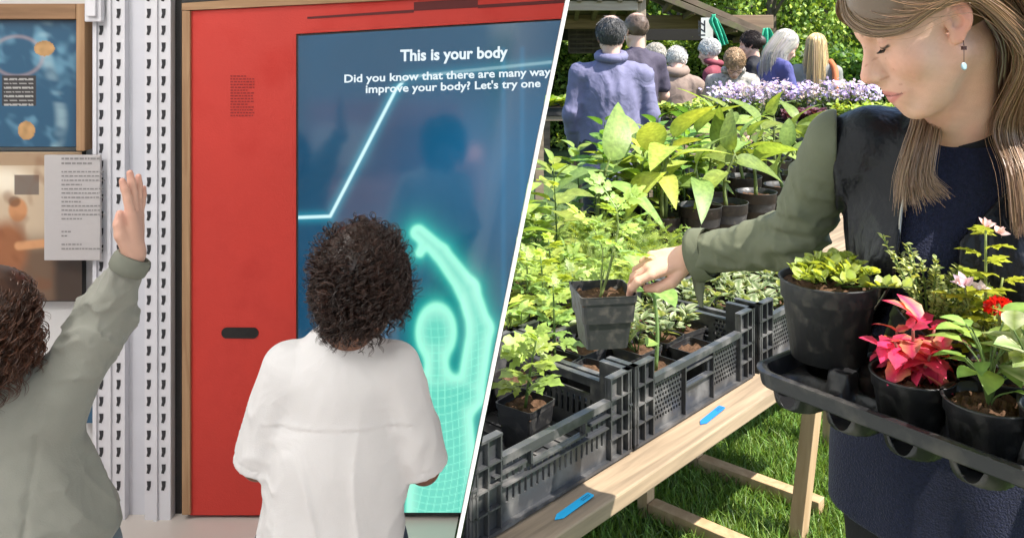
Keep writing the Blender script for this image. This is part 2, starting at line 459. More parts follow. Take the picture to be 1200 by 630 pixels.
def blend(c, col, a): return c*(1-a[..., None])+np.asarray(col)*a[..., None]
def sm(x, a, b): t = np.clip((x-a)/(b-a), 0, 1); return t*t*(3-2*t)
def n2(X, Y, sc, seed): return vnoise(np.stack([X/sc, Y/sc, X*0], -1), seed)
def seg(X, Y, a, b):
    ax, ay = a; bx, by = b; dx, dy = bx-ax, by-ay
    t = np.clip(((X-ax)*dx+(Y-ay)*dy)/(dx*dx+dy*dy), 0, 1); return np.hypot(X-ax-t*dx, Y-ay-t*dy)
M_print = mat('print', (1, 1, 1), .35, attr=True)
def xray(X, Y):
    c = np.zeros(X.shape+(3,))+s2l(38, 82, 112)
    c = blend(c, s2l(110, 160, 185), sm(n2(X, Y, 14, 3)+.6*n2(X, Y, 6, 4), .0, 1.2)*.8)
    c = blend(c, s2l(160, 190, 200), sm(-np.abs(X-62+10*np.sin(Y/30))+11, 0, 10)*sm(n2(X*.2, Y, 5, 9), -.6, .5)*.6)
    c = blend(c, s2l(175, 150, 150), sm(-np.abs(np.hypot(X-20, (Y-66)*1.3)-30)+5, 0, 6)*.55)
    c = blend(c, s2l(24, 48, 72), np.maximum(sm(X, 80, 97)*.9, sm(26-Y, -8, 6)*.8))
    box = (X > 2) & (X < 42) & (Y > 89) & (Y < 124)
    c[box] = s2l(52, 50, 52)
    tx = box & (X > 5) & (X < 39) & (np.mod(Y-92, 5) < 1.6) & (np.sin(X*1.7)+np.sin(X*.61+Y) > -1.1)
    c[tx] = s2l(170, 170, 168)
    for cx, cy, rx, ry in ((52, 57, 12, 9), (31, 153, 10, 11)):
        d = np.hypot((X-cx)/rx, (Y-cy)/ry); g = d < 1
        c[g] = (s2l(176, 138, 92)*(1+.25*n2(X, Y, 3, 5))[..., None])[g]
    return c
fr = thing('framed_print', 'wooden framed blue x-ray print with two gold coin shapes on the gallery wall', 'framed picture', (wx(40), WY, wz(90)))
picture('print', -70, 97, 24, 172, WY-.02, xray, fr, m=M_print)
m_ = MB(); slab(m_, wx(97), wx(107), WY-.045, WY+.03, wz(175), wz(5)); o = m_.build('side_rail', M_oak, fr, world=True); bevel(o)
m_ = MB(); slab(m_, wx(-80), wx(96.8), WY-.045, WY+.03, wz(23), wz(5)); o = m_.build('top_rail', wood('oak_dark', (.30, .17, .085), (.2, .11, .055), 0), fr, world=True); bevel(o)
m_ = MB(); slab(m_, wx(-80), wx(96.8), WY-.015, WY+.03, wz(172), wz(22)); m_.build('backing', M_black, fr, world=True)
def portrait(X, Y):
    c = np.zeros(X.shape+(3,))+s2l(196, 176, 150)
    c = blend(c, s2l(236, 226, 205), sm(X*0+24-np.hypot((X-5)*.5, Y-212), 0, 20))
    c = blend(c, s2l(92, 66, 48), sm(Y, 262, 300)*.9)
    c = blend(c, s2l(150, 120, 90), ((Y > 178) & (Y < 194))*.7)
    b = (X > 17) & (X < 46) & (Y > 205) & (Y < 228); c[b] = s2l(120, 108, 98)
    c = blend(c, s2l(150, 96, 62), sm(24-np.hypot((X-8)*.75, (Y-292)*.55), 0, 12))          # torso
    c = blend(c, s2l(196, 140, 96), sm(13-np.hypot((X-21), (Y-246)*.8), 0, 4))               # head
    c = blend(c, s2l(90, 58, 38), sm(9-np.hypot((X-17), (Y-236)*1.1), 0, 4)*.7)
    c = blend(c, s2l(205, 150, 105), sm(7-seg(X, Y, (22, 288), (52, 285)), 0, 4))
    c = blend(c, s2l(120, 70, 40), sm(n2(X, Y, 9, 8), .1, 1)*.45)
    c = blend(c, s2l(48, 38, 34), sm(X, 58, 70)*sm(Y, 190, 230)*.8)
    return c
ph = thing('photo_print', 'warm toned photograph of a seated craftsman below the framed x-ray print', 'picture', (wx(20), WY, wz(260)))
picture('print', -70, 96, 178, 352, WY-.012, portrait, ph, m=M_print)
m_ = MB(); slab(m_, wx(-70), wx(96), WY-.010, WY+.029, wz(352), wz(178)); m_.build('backing', M_black, ph, world=True)
M_card = mat('placard_card', (.45, .43, .43), .6); M_ink = mat('ink_grey', (.24, .23, .23), .8)
pc = thing('placard', 'pale grey information placard full of small print beside the craftsman photograph', 'placard', (wx(97), WY-.03, wz(238)))
m_ = MB(); slab(m_, wx(66), wx(130), WY-.075, WY-.062, wz(298), wz(178)); bevel(m_.build('card', M_card, pc, world=True), .002)
tm = MB(); r2 = random.Random(3)
def textline(tm, x0, x1, y, h, Y, wmin=2, wmax=7):
    x = x0
    while x < x1-1:
        wd = min(r2.uniform(wmin, wmax), x1-x); tm.add([(wx(x, Y), Y, wz(y, Y)), (wx(x+wd, Y), Y, wz(y, Y)), (wx(x+wd, Y), Y, wz(y-h, Y)), (wx(x, Y), Y, wz(y-h, Y))], np.array([[0, 1, 2, 3]])); x += wd+1.1
for k in range(2): textline(tm, 72, 118-10*k, 187+k*5.5, 2.2, WY-.0765)
for k in range(17): textline(tm, 72, [122, 119, 123, 96][k % 4] if k not in (12, 13, 14) else (84, 80, 0)[k-12], 202+k*5.0+(10 if k > 11 else 0), 1.5, WY-.0765, 1.5, 5)
tm.build('small_print', M_ink, pc, world=True)

# --- red cabinet with the screen
cab = thing('red_cabinet', 'tall red exhibit cabinet in a pale wood frame holding the glowing screen', 'cabinet', (wx(400), WY, 0))
YF = WY-.03
def quadbox(mb, pts, Y0, Y1):   # pts: photo outline, at depth Y0 (front) .. Y1
    V = [(wx(a, Y0), Y0, wz(b, Y0)) for a, b in pts]+[(wx(a, Y0), Y1, wz(b, Y0)) for a, b in pts]
    n = len(pts)
    f = [np.array([[i, (i+1) % n, n+(i+1) % n, n+i] for i in range(n)]), np.array([list(range(n))[::-1]]), np.array([list(range(n, 2*n))])]
    return mb.add(V, f)
BOT = 603
m_ = MB(); quadbox(m_, [(223, BOT), (347, BOT), (347, 40), (223, 13)], YF, WY+.03); quadbox(m_, [(223, 13), (347, 40), (720, 18.5), (720, -12)], YF, WY+.03)
o = m_.build('body', M_red, cab, world=True); clip_obj(o, -1, .006)
m_ = MB(); quadbox(m_, [(213, BOT), (222.6, BOT), (222.6, 13), (213, 13)], YF-.012, WY+.03); bevel(m_.build('frame_side', M_oak, cab, world=True), .002)
m_ = MB(); quadbox(m_, [(213, 12.6), (720, -12.4), (720, -30), (213, 4)], YF-.012, WY+.03); clip_obj(m_.build('frame_top', M_oakh, cab, world=True), -1, .006)
m_ = MB(); quadbox(m_, [(213, 3.6), (720, -30.4), (720, -120), (213, -120)], YF+.01, WY+.03); clip_obj(m_.build('fascia', M_black, cab, world=True), -1, .006)
m_ = MB()
quadbox(m_, [(360, 22.5), (360, 20), (485, 11.5), (485, 15)], YF-.0015, YF+.002); quadbox(m_, [(485, 13), (485, 3), (560, -2), (560, 9)], YF-.0015, YF+.002)
quadbox(m_, [(560, 10), (560, 6), (720, -4), (720, 0)], YF-.0015, YF+.002)
o = m_.build('seam', mat('seam_dark', (.10, .012, .012), .7), cab, world=True); clip_obj(o, -1, .006)
# handle slot: a recessed black capsule with a rim
hp = []
for k in range(24):
    a = k*2*PI/24; hp.append((281+(15.5 if math.cos(a) > 0 else -15.5)+6.2*math.cos(a), 390+6.4*math.sin(a)))
m_ = MB(); quadbox(m_, hp, YF-.003, YF+.01); hd = m_.build('handle', mat('handle_black', (.008, .008, .009), .3), cab, world=True)
tm = MB()
for k in range(15): textline(tm, 270, 298 if k % 5 else 290, 90+k*3.3, 1.3, YF-.0015, 1.5, 4)
tm.build('small_print', mat('ink_darkred', (.22, .02, .02), .8), cab, world=True)

YS = YF-.006
m_ = MB(); quadbox(m_, [(347.5, BOT-1), (347.5, 41), (720, 19.5), (720, BOT-1)][::-1], YF-.004, YF+.02); o = m_.build('screen_bezel', M_black, cab, world=True); clip_obj(o, -1, .006)
def screen(X, Y):
    b = np.zeros(X.shape+(3,))+s2l(14, 72, 104)
    b = blend(b, s2l(10, 92, 132), sm(-np.abs(Y-200)+150, 0, 150)*sm(X, 420, 560)*.9)
    b = blend(b, s2l(6, 62, 92), sm(370-X, 0, 25)*.5)
    b = blend(b, s2l(20, 110, 120), sm(Y, 420, 600)*.5)
    b = b*(1+.08*n2(X, Y, 30, 2))[..., None]
    for k, (a, c_) in enumerate((((452, 330), (452, 500)), ((590, 60), (590, 620)), ((612, 60), (612, 620)))):
        b = blend(b, s2l(30, 120, 165), sm(5-seg(X, Y, a, c_), 0, 5)*.35)
    # glowing line
    d = np.minimum(np.minimum(seg(X, Y, (340, 247), (387, 247)), seg(X, Y, (387, 247), (464, 100))), np.minimum(seg(X, Y, (464, 100), (477, 86)), seg(X, Y, (477, 86), (720, 74))))
    b = b+(np.exp(-(d/7)**2)*np.where(Y < 93, .45, 1))[..., None]*s2l(30, 120, 130)*.9
    b = blend(b, s2l(205, 245, 250), sm(2.6-d, 0, 1.6)*np.where(Y < 93, .28, 1))
    # body outline made of capsules
    def cap(a, c_, r0, r1):
        dx, dy = c_[0]-a[0], c_[1]-a[1]; t = np.clip(((X-a[0])*dx+(Y-a[1])*dy)/(dx*dx+dy*dy), 0, 1)
        return np.hypot(X-a[0]-t*dx, Y-a[1]-t*dy)-(r0+(r1-r0)*t)
    d = (np.hypot((X-511)/1., (Y-388)*.68)-23)
    U = lambda a, c_, k=6: smin(a, c_, k)
    d = U(d, cap((511, 410), (512, 440), 12, 14)); d = U(d, cap((500, 470), (545, 462), 30, 22), 14)
    d = U(d, cap((516, 480), (520, 640), 36, 44), 10)
    d = U(d, cap((553, 445), (563, 385), 15, 14)); d = U(d, cap((563, 385), (548, 338), 13, 12)); d = U(d, cap((548, 338), (516, 294), 12, 9))
    d = U(d, cap((516, 294), (490, 270), 9, 8), 4); d = U(d, cap((500, 280), (492, 294), 6, 4), 4)
    d = U(d, cap((490, 480), (470, 560), 18, 14)); 
    ins = sm(-d, -2, 4)
    b = b+np.exp(-np.clip(d, 0, None)/9)[..., None]*s2l(40, 200, 160)*.75*(1-ins)[..., None]
    body = np.zeros_like(b)+s2l(104, 212, 190); body = blend(body, s2l(165, 242, 218), sm(d, -18, -1))
    wob = 2.5*np.sin(X/17)+2*np.sin(Y/23)
    gx = np.abs(np.mod(X+.25*(Y-400)*np.sin(Y/90)*.2+wob, 8.5)-4.25); gy = np.abs(np.mod(Y+.004*(X-515)**2+wob, 9.5)-4.75)
    gl = np.maximum(sm(gx, 3.3, 4.2), sm(gy, 3.8, 4.7))
    body = blend(body, s2l(150, 250, 220), gl*.85*sm(Y, 330, 430))
    b = blend(b, body, ins*.95)
    edge = np.exp(-((d+1.5)/3.2)**2); b = blend(b, s2l(160, 255, 222), edge*.9)
    return b
M_scr = emit('screen_glow', .41, .09); M_scr.node_tree.nodes['Principled BSDF'].inputs['IOR'].default_value = 1.9
o = picture('screen', 349.5, 700, 30, BOT-3, YS, screen, cab, 1.15, M_scr, shape=lambda X, Y: np.where(True, Y+(1-(Y-30)/(BOT-33))*(12.5-(X-349.5)*.0594), 0)); clip_obj(o, -1, .006)
def text_mesh(s, bold=.012):
    c = bpy.data.curves.new('txt', 'FONT'); c.body = s; c.size = 1; c.offset = bold; c.align_x = 'CENTER'; c.resolution_u = 3
    o = bpy.data.objects.new('txt', c); COL.objects.link(o); bpy.context.view_layer.update()
    me = bpy.data.meshes.new_from_object(o.evaluated_get(bpy.context.evaluated_depsgraph_get()))
    V = np.array([v.co[:] for v in me.vertices]); F = [tuple(p.vertices) for p in me.polygons]
    bpy.data.objects.remove(o); bpy.data.curves.remove(c); bpy.data.meshes.remove(me)
    return V, F
def put_text(name, s, org, ex, ey, width, mat_, parent, bold=.012, hscale=1, world=True):
    V, F = text_mesh(s, bold); V = V-[(V[:, 0].max()+V[:, 0].min())/2, 0, 0]
    k = width/(V[:, 0].max()-V[:, 0].min())
    W = np.asarray(org)+V[:, :1]*k*np.asarray(ex)+V[:, 1:2]*k*hscale*np.asarray(ey)
    d = {}
    for f in F: d.setdefault(len(f), []).append(f)
    return mk(name, W, [np.array(x) for x in d.values()], mat_, parent, False, world=world)
M_txt = emit('screen_text', .39, .3, tuple(s2l(232, 245, 250)))
for s, x, y, wd in (('This is your body', 532, 69.5, 126), ('Did you know that there are many ways', 527, 92.5, 247), ("improve your body? Let's try one", 531, 105.5, 205)):
    o = put_text('screen_text', s, (wx(x, YS-.001), YS-.0012, wz(y, YS)), unit(A(1, 0, .035)), (0, 0, 1), wd/F_*YS, M_txt, cab, .03 if wd < 130 else .022, 1.05 if wd < 130 else .86)
    clip_obj(o, -1, .004)

# pink sofa standing behind the viewer in the gallery: it shows only as a reflection in the screen
M_sofa = mat('sofa_pink', (.62, .30, .27), .9, .2, bump=.3, bscale=200)
sf = thing('sofa', 'pink upholstered sofa standing at the open end of the gallery opposite the screen', 'sofa', (-1.05, -1.1, .006))
for nm, c, sz in (('seat', (0, .06, .32), (1.25, .70, .26)), ('backrest', (0, -.33, .66), (1.25, .2, .72)), ('armrest', (-.72, .05, .42), (.18, .78, .50)), ('armrest', (.72, .05, .42), (.18, .78, .50))):
    m_ = MB(); m_.box(c, sz); bevel(m_.build(nm, M_sofa, sf), .04, 3)
for x in (-.7, .7):
    for y in (-.3, .35): m_ = MB(); m_.lathe([(.02, 0), (.026, .19)], (x, y, 0), 12, cap0=True, cap1=True); m_.build('leg', M_oak, sf)
for x, w_, m in ((-.32, .5, (.75, .72, .70)), (.30, .42, (.30, .12, .10))):
    m_ = MB(); m_.box((x, -.17, .66), (w_, .12, .36), A([1, 0, 0], [0, .97, -.24], [0, .24, .97])); o = bevel(m_.build('cushion', mat('cushion_cloth', m, .9, .2, bump=.3, bscale=180), None), .04, 3)
    o.location = (-1.05, -1.1, .006); tag(o, 'pale cushion leaning on the pink sofa' if x < 0 else 'dark red cushion leaning on the pink sofa', 'cushion')
# ================================================================== people
def skinmat(name, **k):
    m = mat(name, (1, 1, 1), .5, .4, attr=True, bump=.12, bscale=350, sss=.0, **k); return m
M_skin = skinmat('skin'); M_skin_dark = skinmat('skin_brown')

def frame(f, up=(0, 0, 1)):
    f = unit(A(*f)); l = unit(np.cross(up, f)); u = np.cross(f, l); return np.stack([f, l, u])
def head_sdf(p, c, R, s=1., neck=None, mouth=True, ears=True, female=True):
    """p world points, c ear-to-ear centre, R rows forward / left / up"""
    q = loc(p, c, R)/s
    q = np.stack([q[..., 0], q[..., 1], q[..., 2]], -1)
    m = q*A(1, -1, 1).astype(np.float32)
    ab = np.stack([q[..., 0], np.abs(q[..., 1]), q[..., 2]], -1)
    d = ell(q, (-.012, 0, .045), (.094, .073, .082))
    d = smin(d, ell(q, (.034, 0, .043), (.054, .060, .058)), .03)
    d = smin(d, ell(q, (.030, 0, -.028), (.054, .056, .074)), .03)
    d = smin(d, rcone(ab, (-.004, .050, -.042), (.060, .014, -.099), .017, .0135), .03)
    d = smin(d, ell(q, (.068, 0, -.099), (.016, .018, .015)), .018)
    d = smin(d, ell(ab, (.052, .036, -.026), (.026, .024, .025)), .02)
    d = smin(d, rcone(ab, (.080, .008, .030), (.064, .046, .029), .010, .008), .018)
    d = smax(d, -ell(ab, (.093, .031, .010), (.017, .017, .0115)), .014)
    d = smin(d, ell(ab, (.0705, .031, .010), (.0125, .0145, .0115)), .006)
    d = smin(d, rcone(q, (.083, 0, .018), (.1075, 0, -.026), .0065, .0095), .012)
    d = smin(d, ell(q, (.109, 0, -.031), (.0095, .0105, .0085)), .008)
    d = smin(d, ell(ab, (.096, .0125, -.034), (.0105, .006, .0075)), .006)
    d = smax(d, -ell(ab, (.1005, .0062, -.0425), (.0045, .0028, .0028)), .003)
    d = smin(d, ell(q, (.088, 0, -.028), (.020, .013, .022)), .010)
    d = smin(d, ell(q, (.078, 0, -.064), (.018, .028, .026)), .018)
    if mouth:
        d = smin(d, rcone(ab, (.0915, .003, -.0615), (.076, .028, -.0655), .0052, .002), .006)
        d = smin(d, rcone(ab, (.0895, .0, -.0735), (.075, .026, -.0675), .0060, .002), .006)
        d = smax(d, -rcone(ab, (.0985, 0, -.0672), (.077, .029, -.0662), .0022, .001), .003)
    if ears:
        a = .30; Re = A([math.cos(a), 0, math.sin(a)], [0, 1, 0], [-math.sin(a), 0, math.cos(a)]).astype(np.float32)
        # ear tilted back and flared outwards
        e = (ab-np.float32([-.016, .074, .004]))@Re.T
        fl = e[..., 1]+.35*e[..., 0]
        e2 = np.stack([e[..., 0], fl, e[..., 2]], -1)
        er = ell(e2, (0, 0, .004), (.0185, .0065, .029)); er = smin(er, ell(e2, (.004, -.001, -.026), (.0095, .005, .0105)), .006)
        er = smax(er, -ell(e2, (.0015, .0075, .007), (.0125, .0062, .0205)), .004)
        er = smin(er, rcone(e2, (.003, .002, .016), (-.006, .0035, -.002), .003, .003), .004)
        er = smax(er, -ell(e2, (.004, .0035, -.004), (.0075, .006, .0095)), .004)
        er = smin(er, ell(e2, (.0115, .001, -.004), (.0035, .004, .006)), .003)
        d = smin(d, er, .005)
    d = d*s
    if neck is not None:
        a = np.asarray(c)+s*(R.T@A(-.028, 0, -.045)); d = smin(d, rcone(p, a, neck, .050*s, .054*s), .022)
        th = np.asarray(c)+s*(R.T@A(.030, 0, -.088)); d = smin(d, rcone(p, th, np.asarray(neck)+s*(R.T@A(.02, 0, .0)), .022*s, .032*s), .03)
    return d
def face_color(V, c, R, s, base, lip, brow, detail=True, blush=.25):
    q = loc(V.astype(np.float32), c, R)/s; y = np.abs(q[:, 1]); C = np.tile(np.asarray(base, float), (len(V), 1))
    def mixc(col, a):
        nonlocal C; C = C*(1-a[:, None])+np.asarray(col)*a[:, None]
    front = q[:, 0] > .03
    red = np.asarray(base)*A(1.08, .72, .68)
    mixc(red, blush*sm(.034-np.sqrt((q[:, 0]-.062)**2+(y-.042)**2+(q[:, 2]+.026)**2), 0, .03))
    mixc(red, .5*sm(.016-np.sqrt((q[:, 0]-.112)**2+y**2+(q[:, 2]+.031)**2), 0, .014))
    mixc(red, .6*sm(y-.07, 0, .01))
    lx = q[:, 0]; d = np.hypot(np.clip(y, 0, None)/.030, (q[:, 2]+.0675)/np.maximum(.0115*(1-(y/.032)**2), .001))
    mixc(lip, .9*sm(1.15-d, 0, .35)*front)
    mixc(np.asarray(lip)*.25, .8*sm(.0016-np.abs(q[:, 2]+.0668), 0, .001)*(y < .028)*front)
    n_ = vnoise(q*260, 5)*.5+vnoise(q*90, 6)*.5; C = C*(1+.07*n_)[:, None]*(1+A(.03, -.05, -.06)*np.clip(vnoise(q*55, 8), -1, 1)[:, None])
    if detail:
        rr = np.random.default_rng(2)
        for k in range(14): fp = A(.07, 0, -.02)+rr.normal(0, 1, 3)*A(.012, .034, .03); mixc(np.asarray(base)*A(.62, .48, .42), .6*sm(.0022-np.sqrt((q[:, 1]-fp[1])**2+(q[:, 2]-fp[2])**2), 0, .0012)*front)
    # eyelid / lash line of a lowered gaze
    lid = .0045+.0*y; ez = q[:, 2]-(.0035+.9*(y-.031)**2*20)
    inx = sm(.0135-np.abs(y-.032), 0, .003)*(q[:, 0] < .0862)
    mixc((.02, .015, .012), .95*sm(.0026-np.abs(ez), 0, .0014)*inx*front)
    mixc(np.asarray(base)*A(.8, .66, .62), .45*sm(.008-np.abs(ez-.008), 0, .006)*inx*front)
    bz = q[:, 2]-(.0315+.006*np.sin((y-.012)/.034*PI*.8)); 
    mixc(brow, .75*sm(.0048-np.abs(bz)*(1+y*8), 0, .003)*sm(y-.009, 0, .005)*sm(.053-y, 0, .01)*front)
    return C
def hand_pts(w, d, n, s, right, curls, spread=1, thumb=None):
    """finger chains of one hand, wrist w, finger direction d, back-of-hand normal n"""
    d = unit(d); n = unit(n-d*np.dot(n, d)); t = np.cross(n, d) if right else np.cross(d, n)   # t: towards the thumb
    Lw = lambda x, y, z=0: w+s*(d*x+t*y+n*z)
    fs = []
    for k, (bx, by, ln, r) in enumerate(((.088, .027, .070, .0088), (.092, .0065, .078, .009), (.088, -.0135, .072, .0086), (.079, -.031, .056, .0076))):
        c = curls[k]; c = c if isinstance(c, (list, tuple)) else (c, c*1.1, c*.7)
        sp = (by-.002)*4.0*spread; dd = unit(d+t*sp); p = Lw(bx, by); pts = [Lw(.03, by*.55), p]; ang = 0
        for ph, fr_ in enumerate((.45, .31, .24)):
            ang += c[ph]; v = dd*math.cos(ang)-n*math.sin(ang); p = p+v*ln*fr_*s; pts.append(p)
        fs.append((pts, [r*1.25*s, r*1.12*s, r*1.02*s, r*.95*s, r*.78*s]))
    th = thumb or ((.022, .022, -.004), (.050, .045, -.012), (.078, .055, -.020), (.100, .056, -.026))
    fs.append(([Lw(*x) for x in th], [.0145*s, .0125*s, .0105*s, .0085*s]))
    palm = [(Lw(.0, .012), Lw(.082, .022), .017*s, .0125*s), (Lw(.0, 0), Lw(.088, .004), .018*s, .0125*s), (Lw(.0, -.012), Lw(.076, -.026), .016*s, .0115*s), (Lw(.02, .015, -.004), Lw(.05, -.022, -.006), .016*s, .013*s)]
    return fs, palm
def hand_sdf(p, hp):
    fs, palm = hp; d = None
    for a, b, r0, r1 in palm:
        e = rcone(p, a, b, r0, r1); d = e if d is None else smin(d, e, .012)
    for pts, rr in fs:
        e = chain(p, pts, rr, .004); d = smin(d, e, .0035)
    return d
def solid(name, sdf, lo, hi, h, m, parent, col=None, it=1, smooth=True, world=True):
    g = Grid(lo, hi, h); d = sdf(g.p); V, F = nets(d, g); V = relax(V, F, it)
    C = None if col is None else (col(V) if callable(col) else np.tile(np.asarray(col, float), (len(V), 1)))
    return mk(name, V, F, m, parent, smooth, C, world=world)
def join_np(parts):
    Vs, Fs, Cs, n = [], [], [], 0
    for V, F, C in parts: Vs.append(V); Fs.append(F+n); Cs.append(C); n += len(V)
    return np.concatenate(Vs), np.concatenate(Fs), np.concatenate(Cs)
def piece(sdf, lo, hi, h, col, it=1):
    g = Grid(lo, hi, h); V, F = nets(sdf(g.p), g); V = relax(V, F, it)
    return V, F, (col(V) if callable(col) else np.tile(np.asarray(col, float), (len(V), 1)))
def bb(pts, m): pts = np.array(pts); return pts.min(0)-m, pts.max(0)+m
def fabric_noise(p, amp, sc, seed): return amp*vnoise(p*sc, seed)
def simple_legs(p, hipc, R, gz, hipw=.085, r=(.085, .06, .05), up=0):
    """two legs from the hips to the ground; R rows forward/left/up"""
    d = None
    for s in (-1, 1):
        a = hipc+R[1]*s*hipw; b = np.array([*(hipc+R[1]*s*(hipw+.005)+R[0]*.015)[:2], gz+(hipc[2]-gz)*.52]); c = np.array([*(hipc+R[1]*s*(hipw+.01))[:2], gz+.07+up])
        e = smin(rcone(p, a, b, r[0], r[1]), rcone(p, b, c, r[1], r[2]), .02); d = e if d is None else smin(d, e, .01)
    return d
def shoes(parent, hipc, R, gz, m, hipw=.085, s=1):
    for k in (-1, 1):
        c = hipc+R[1]*k*(hipw+.01); c = A(c[0], c[1], gz)
        def f(p, c=c):
            q = loc(p, c, R)/s; d = rcone(q, (-.05, 0, .038), (.12, 0, .028), .036, .03); d = smin(d, rcone(q, (-.035, 0, .05), (-.03, 0, .1), .04, .042), .02)
            return smax(d, .004-q[..., 2], .004)*s
        e = np.abs(R.T@A(.2, .08, .0))+.02
        solid('shoe', f, c-e*s-A(0, 0, .01), c+e*s+A(0, 0, .16*s), .007, m, parent)

def shirt_cols(c): return c
# ------------------------------------------------------------------ the boy in the white shirt (seen from behind)
M_tee = mat('white_cotton', (.67, .67, .67), .8, .2, bump=.18, bscale=420, sheen=.1, fold=.22, fscale=9)
M_denim = mat('dark_denim', (.05, .07, .11), .8, .2, bump=.3, bscale=500)
M_shoe = mat('shoe_grey', (.12, .12, .13), .6)
M_bhair = mat('dark_curls', (.030, .015, .010), .38, .55, attr=False, var=.5, vscale=60)
Yk = 1.75
kid = thing('person', 'curly dark haired child in a white t-shirt standing with their back turned before the screen', 'person', (-.355, Yk, .006))
R1 = frame((0.05, 1, 0))
hc = P(425, 333, Yk+.0); nb = P(400, 396, Yk+.01)
Rh = frame((.28, .95, -.12))
skb = A(.20, .095, .058)
sL, sR = P(330, 428, Yk+.01), P(470, 428, Yk+.01)
eL, eR = P(303, 543, Yk+.03), P(497, 548, Yk+.03)
wL, wR = P(325, 545, Yk+.22), P(478, 552, Yk+.22)
def kid_head(p): return head_sdf(p, hc, Rh, .95, nb-A(0, 0, .03))
lo, hi = bb([hc, nb], .16)
hd = piece(kid_head, lo, hi, .004, lambda V: face_color(V, hc, Rh, .95, skb, (.22, .08, .06), (.02, .012, .01)))
hL = hand_pts(wL, unit(A(.35, .8, -.1)), A(-.1, .1, 1), .82, False, (.3, .35, .4, .45)); hR = hand_pts(wR, unit(A(-.35, .8, -.1)), A(.1, .1, 1), .82, True, (.3, .35, .4, .45))
def kid_arm(s, e, w_, h): return lambda p: smin(smin(rcone(p, s, e, .034, .031), rcone(p, e, w_, .031, .021), .012), hand_sdf(p, h), .012)
pcs = [hd]
for s, e, w_, h in ((sL, eL, wL, hL), (sR, eR, wR, hR)):
    lo, hi = bb([s, e, w_]+[x for f in h[0] for x in f[0]], .05); pcs.append(piece(kid_arm(s, e, w_, h), lo, hi, .0045, skb))
pel = P(388, 640, Yk+.01)
def kid_trunk(p): return smin(rcone(p, nb-A(0, 0, .07), pel, .08, .095), simple_legs(p, pel-A(0, 0, .04), R1, .006, .06, (.06, .045, .036)), .03)
lo, hi = bb([nb, pel, A(pel[0], pel[1], 0)], .16); pcs.append(piece(kid_trunk, lo, hi, .01, skb))
V, F, C = join_np(pcs); mk('body', V, F, M_skin_dark, kid, True, C, world=True)
hemc = P(385, 700, Yk+.01)
def kid_shirt(p):
    sc = A(1, 1.3, 1).astype(np.float32)
    ax = smin(rcone(p*sc, (nb-A(0, 0, .10))*sc, (nb-A(.004, 0, .24))*sc, .122, .136), rcone(p*sc, (nb-A(.004, 0, .24))*sc, hemc*sc, .136, .165), .04)
    b = rcone(p, sL+A(.035, 0, -.018), sR+A(-.035, 0, -.018), .056, .056); ax = smin(ax, b, .05)
    ax = smin(ax, rcone(p, nb-A(0, 0, .012), nb-A(0, 0, .10), .060, .08), .05)
    q = p-np.float32(nb); xx = q[..., 0]; zz = q[..., 2]
    arms_ = None
    for s, e, k in ((sL, eL, 1), (sR, eR, -1)):
        dr = unit(e-s); t = (p-np.float32(s))@dr.astype(np.float32)
        m = rcone(p*A(1, .9, 1).astype(np.float32), (s+A(.012*k, 0, -.004))*A(1, .9, 1), (e+dr*.06)*A(1, .9, 1), .055, .060)
        m = m-.007*nfolds(m, p, 30+k, (7, 9, 5), 1.5)*np.clip(t*9, 0, 1)*np.clip((np.linalg.norm(e-s)-t)*14, 0, 1)+.003
        m = smax(m, t-np.linalg.norm(e-s)+.006, .0025)
        m = np.where((t > np.linalg.norm(e-s)-.026) & (t < np.linalg.norm(e-s)-.022), m+.0018, m)      # hem stitching
        arms_ = m if arms_ is None else np.minimum(arms_, m)
    ax = ax-.011*nfolds(ax, p, 4, (5.5, 4, 1.8), 1.5)*np.clip(-zz*4.5-.35, 0, 1)-.006*nfolds(ax, p, 9, (8, 6, 7), 1.8)*np.clip((np.abs(xx)-.06)*10, 0, 1)+.006
    ax = smin(ax, arms_, .020)
    yk = zz+.150+.10*np.abs(xx)**1.2
    ax += .0026*np.exp(-(yk/.003)**2)*(np.abs(xx) < .15)-.0016*np.exp(-((yk-.007)/.005)**2)*(np.abs(xx) < .15)
    ax = smax(ax, hemc[2]-p[..., 2], .004)
    return smax(ax, -np.linalg.norm((p-np.float32(nb+A(0, .015, .05)))*A(1, 1, .8).astype(np.float32), axis=-1)+.060, .006)
lo, hi = bb([sL, sR, eL, eR, hemc, nb], .19); lo[2] = hemc[2]-.02
sh = solid('tshirt', kid_shirt, lo, hi, .0042, M_tee, kid, it=1)
colr = MB(); a = np.linspace(0, 2*PI, 40)
ringp = np.stack([nb[0]+.052*np.cos(a), nb[1]+.012+.052*np.sin(a), nb[2]+.006-.012*np.sin(a)*0+.004*np.cos(2*a)], 1); colr.tube(ringp, .0075, 8); colr.build('collar', M_tee, sh, True, world=True)
def kid_trs(p): return smin(simple_legs(p, pel-A(0, 0, .04), R1, .006, .062, (.085, .07, .062), up=.0), rcone(p, pel-A(.05, 0, .0), pel+A(.05, 0, .0), .105, .105), .05)
lo, hi = bb([pel, A(pel[0], pel[1], .04)], .2); lo[2] = .03; solid('trousers', kid_trs, lo, hi, .009, M_denim, kid)
shoes(kid, pel, R1, .006, M_shoe, .06, .85)
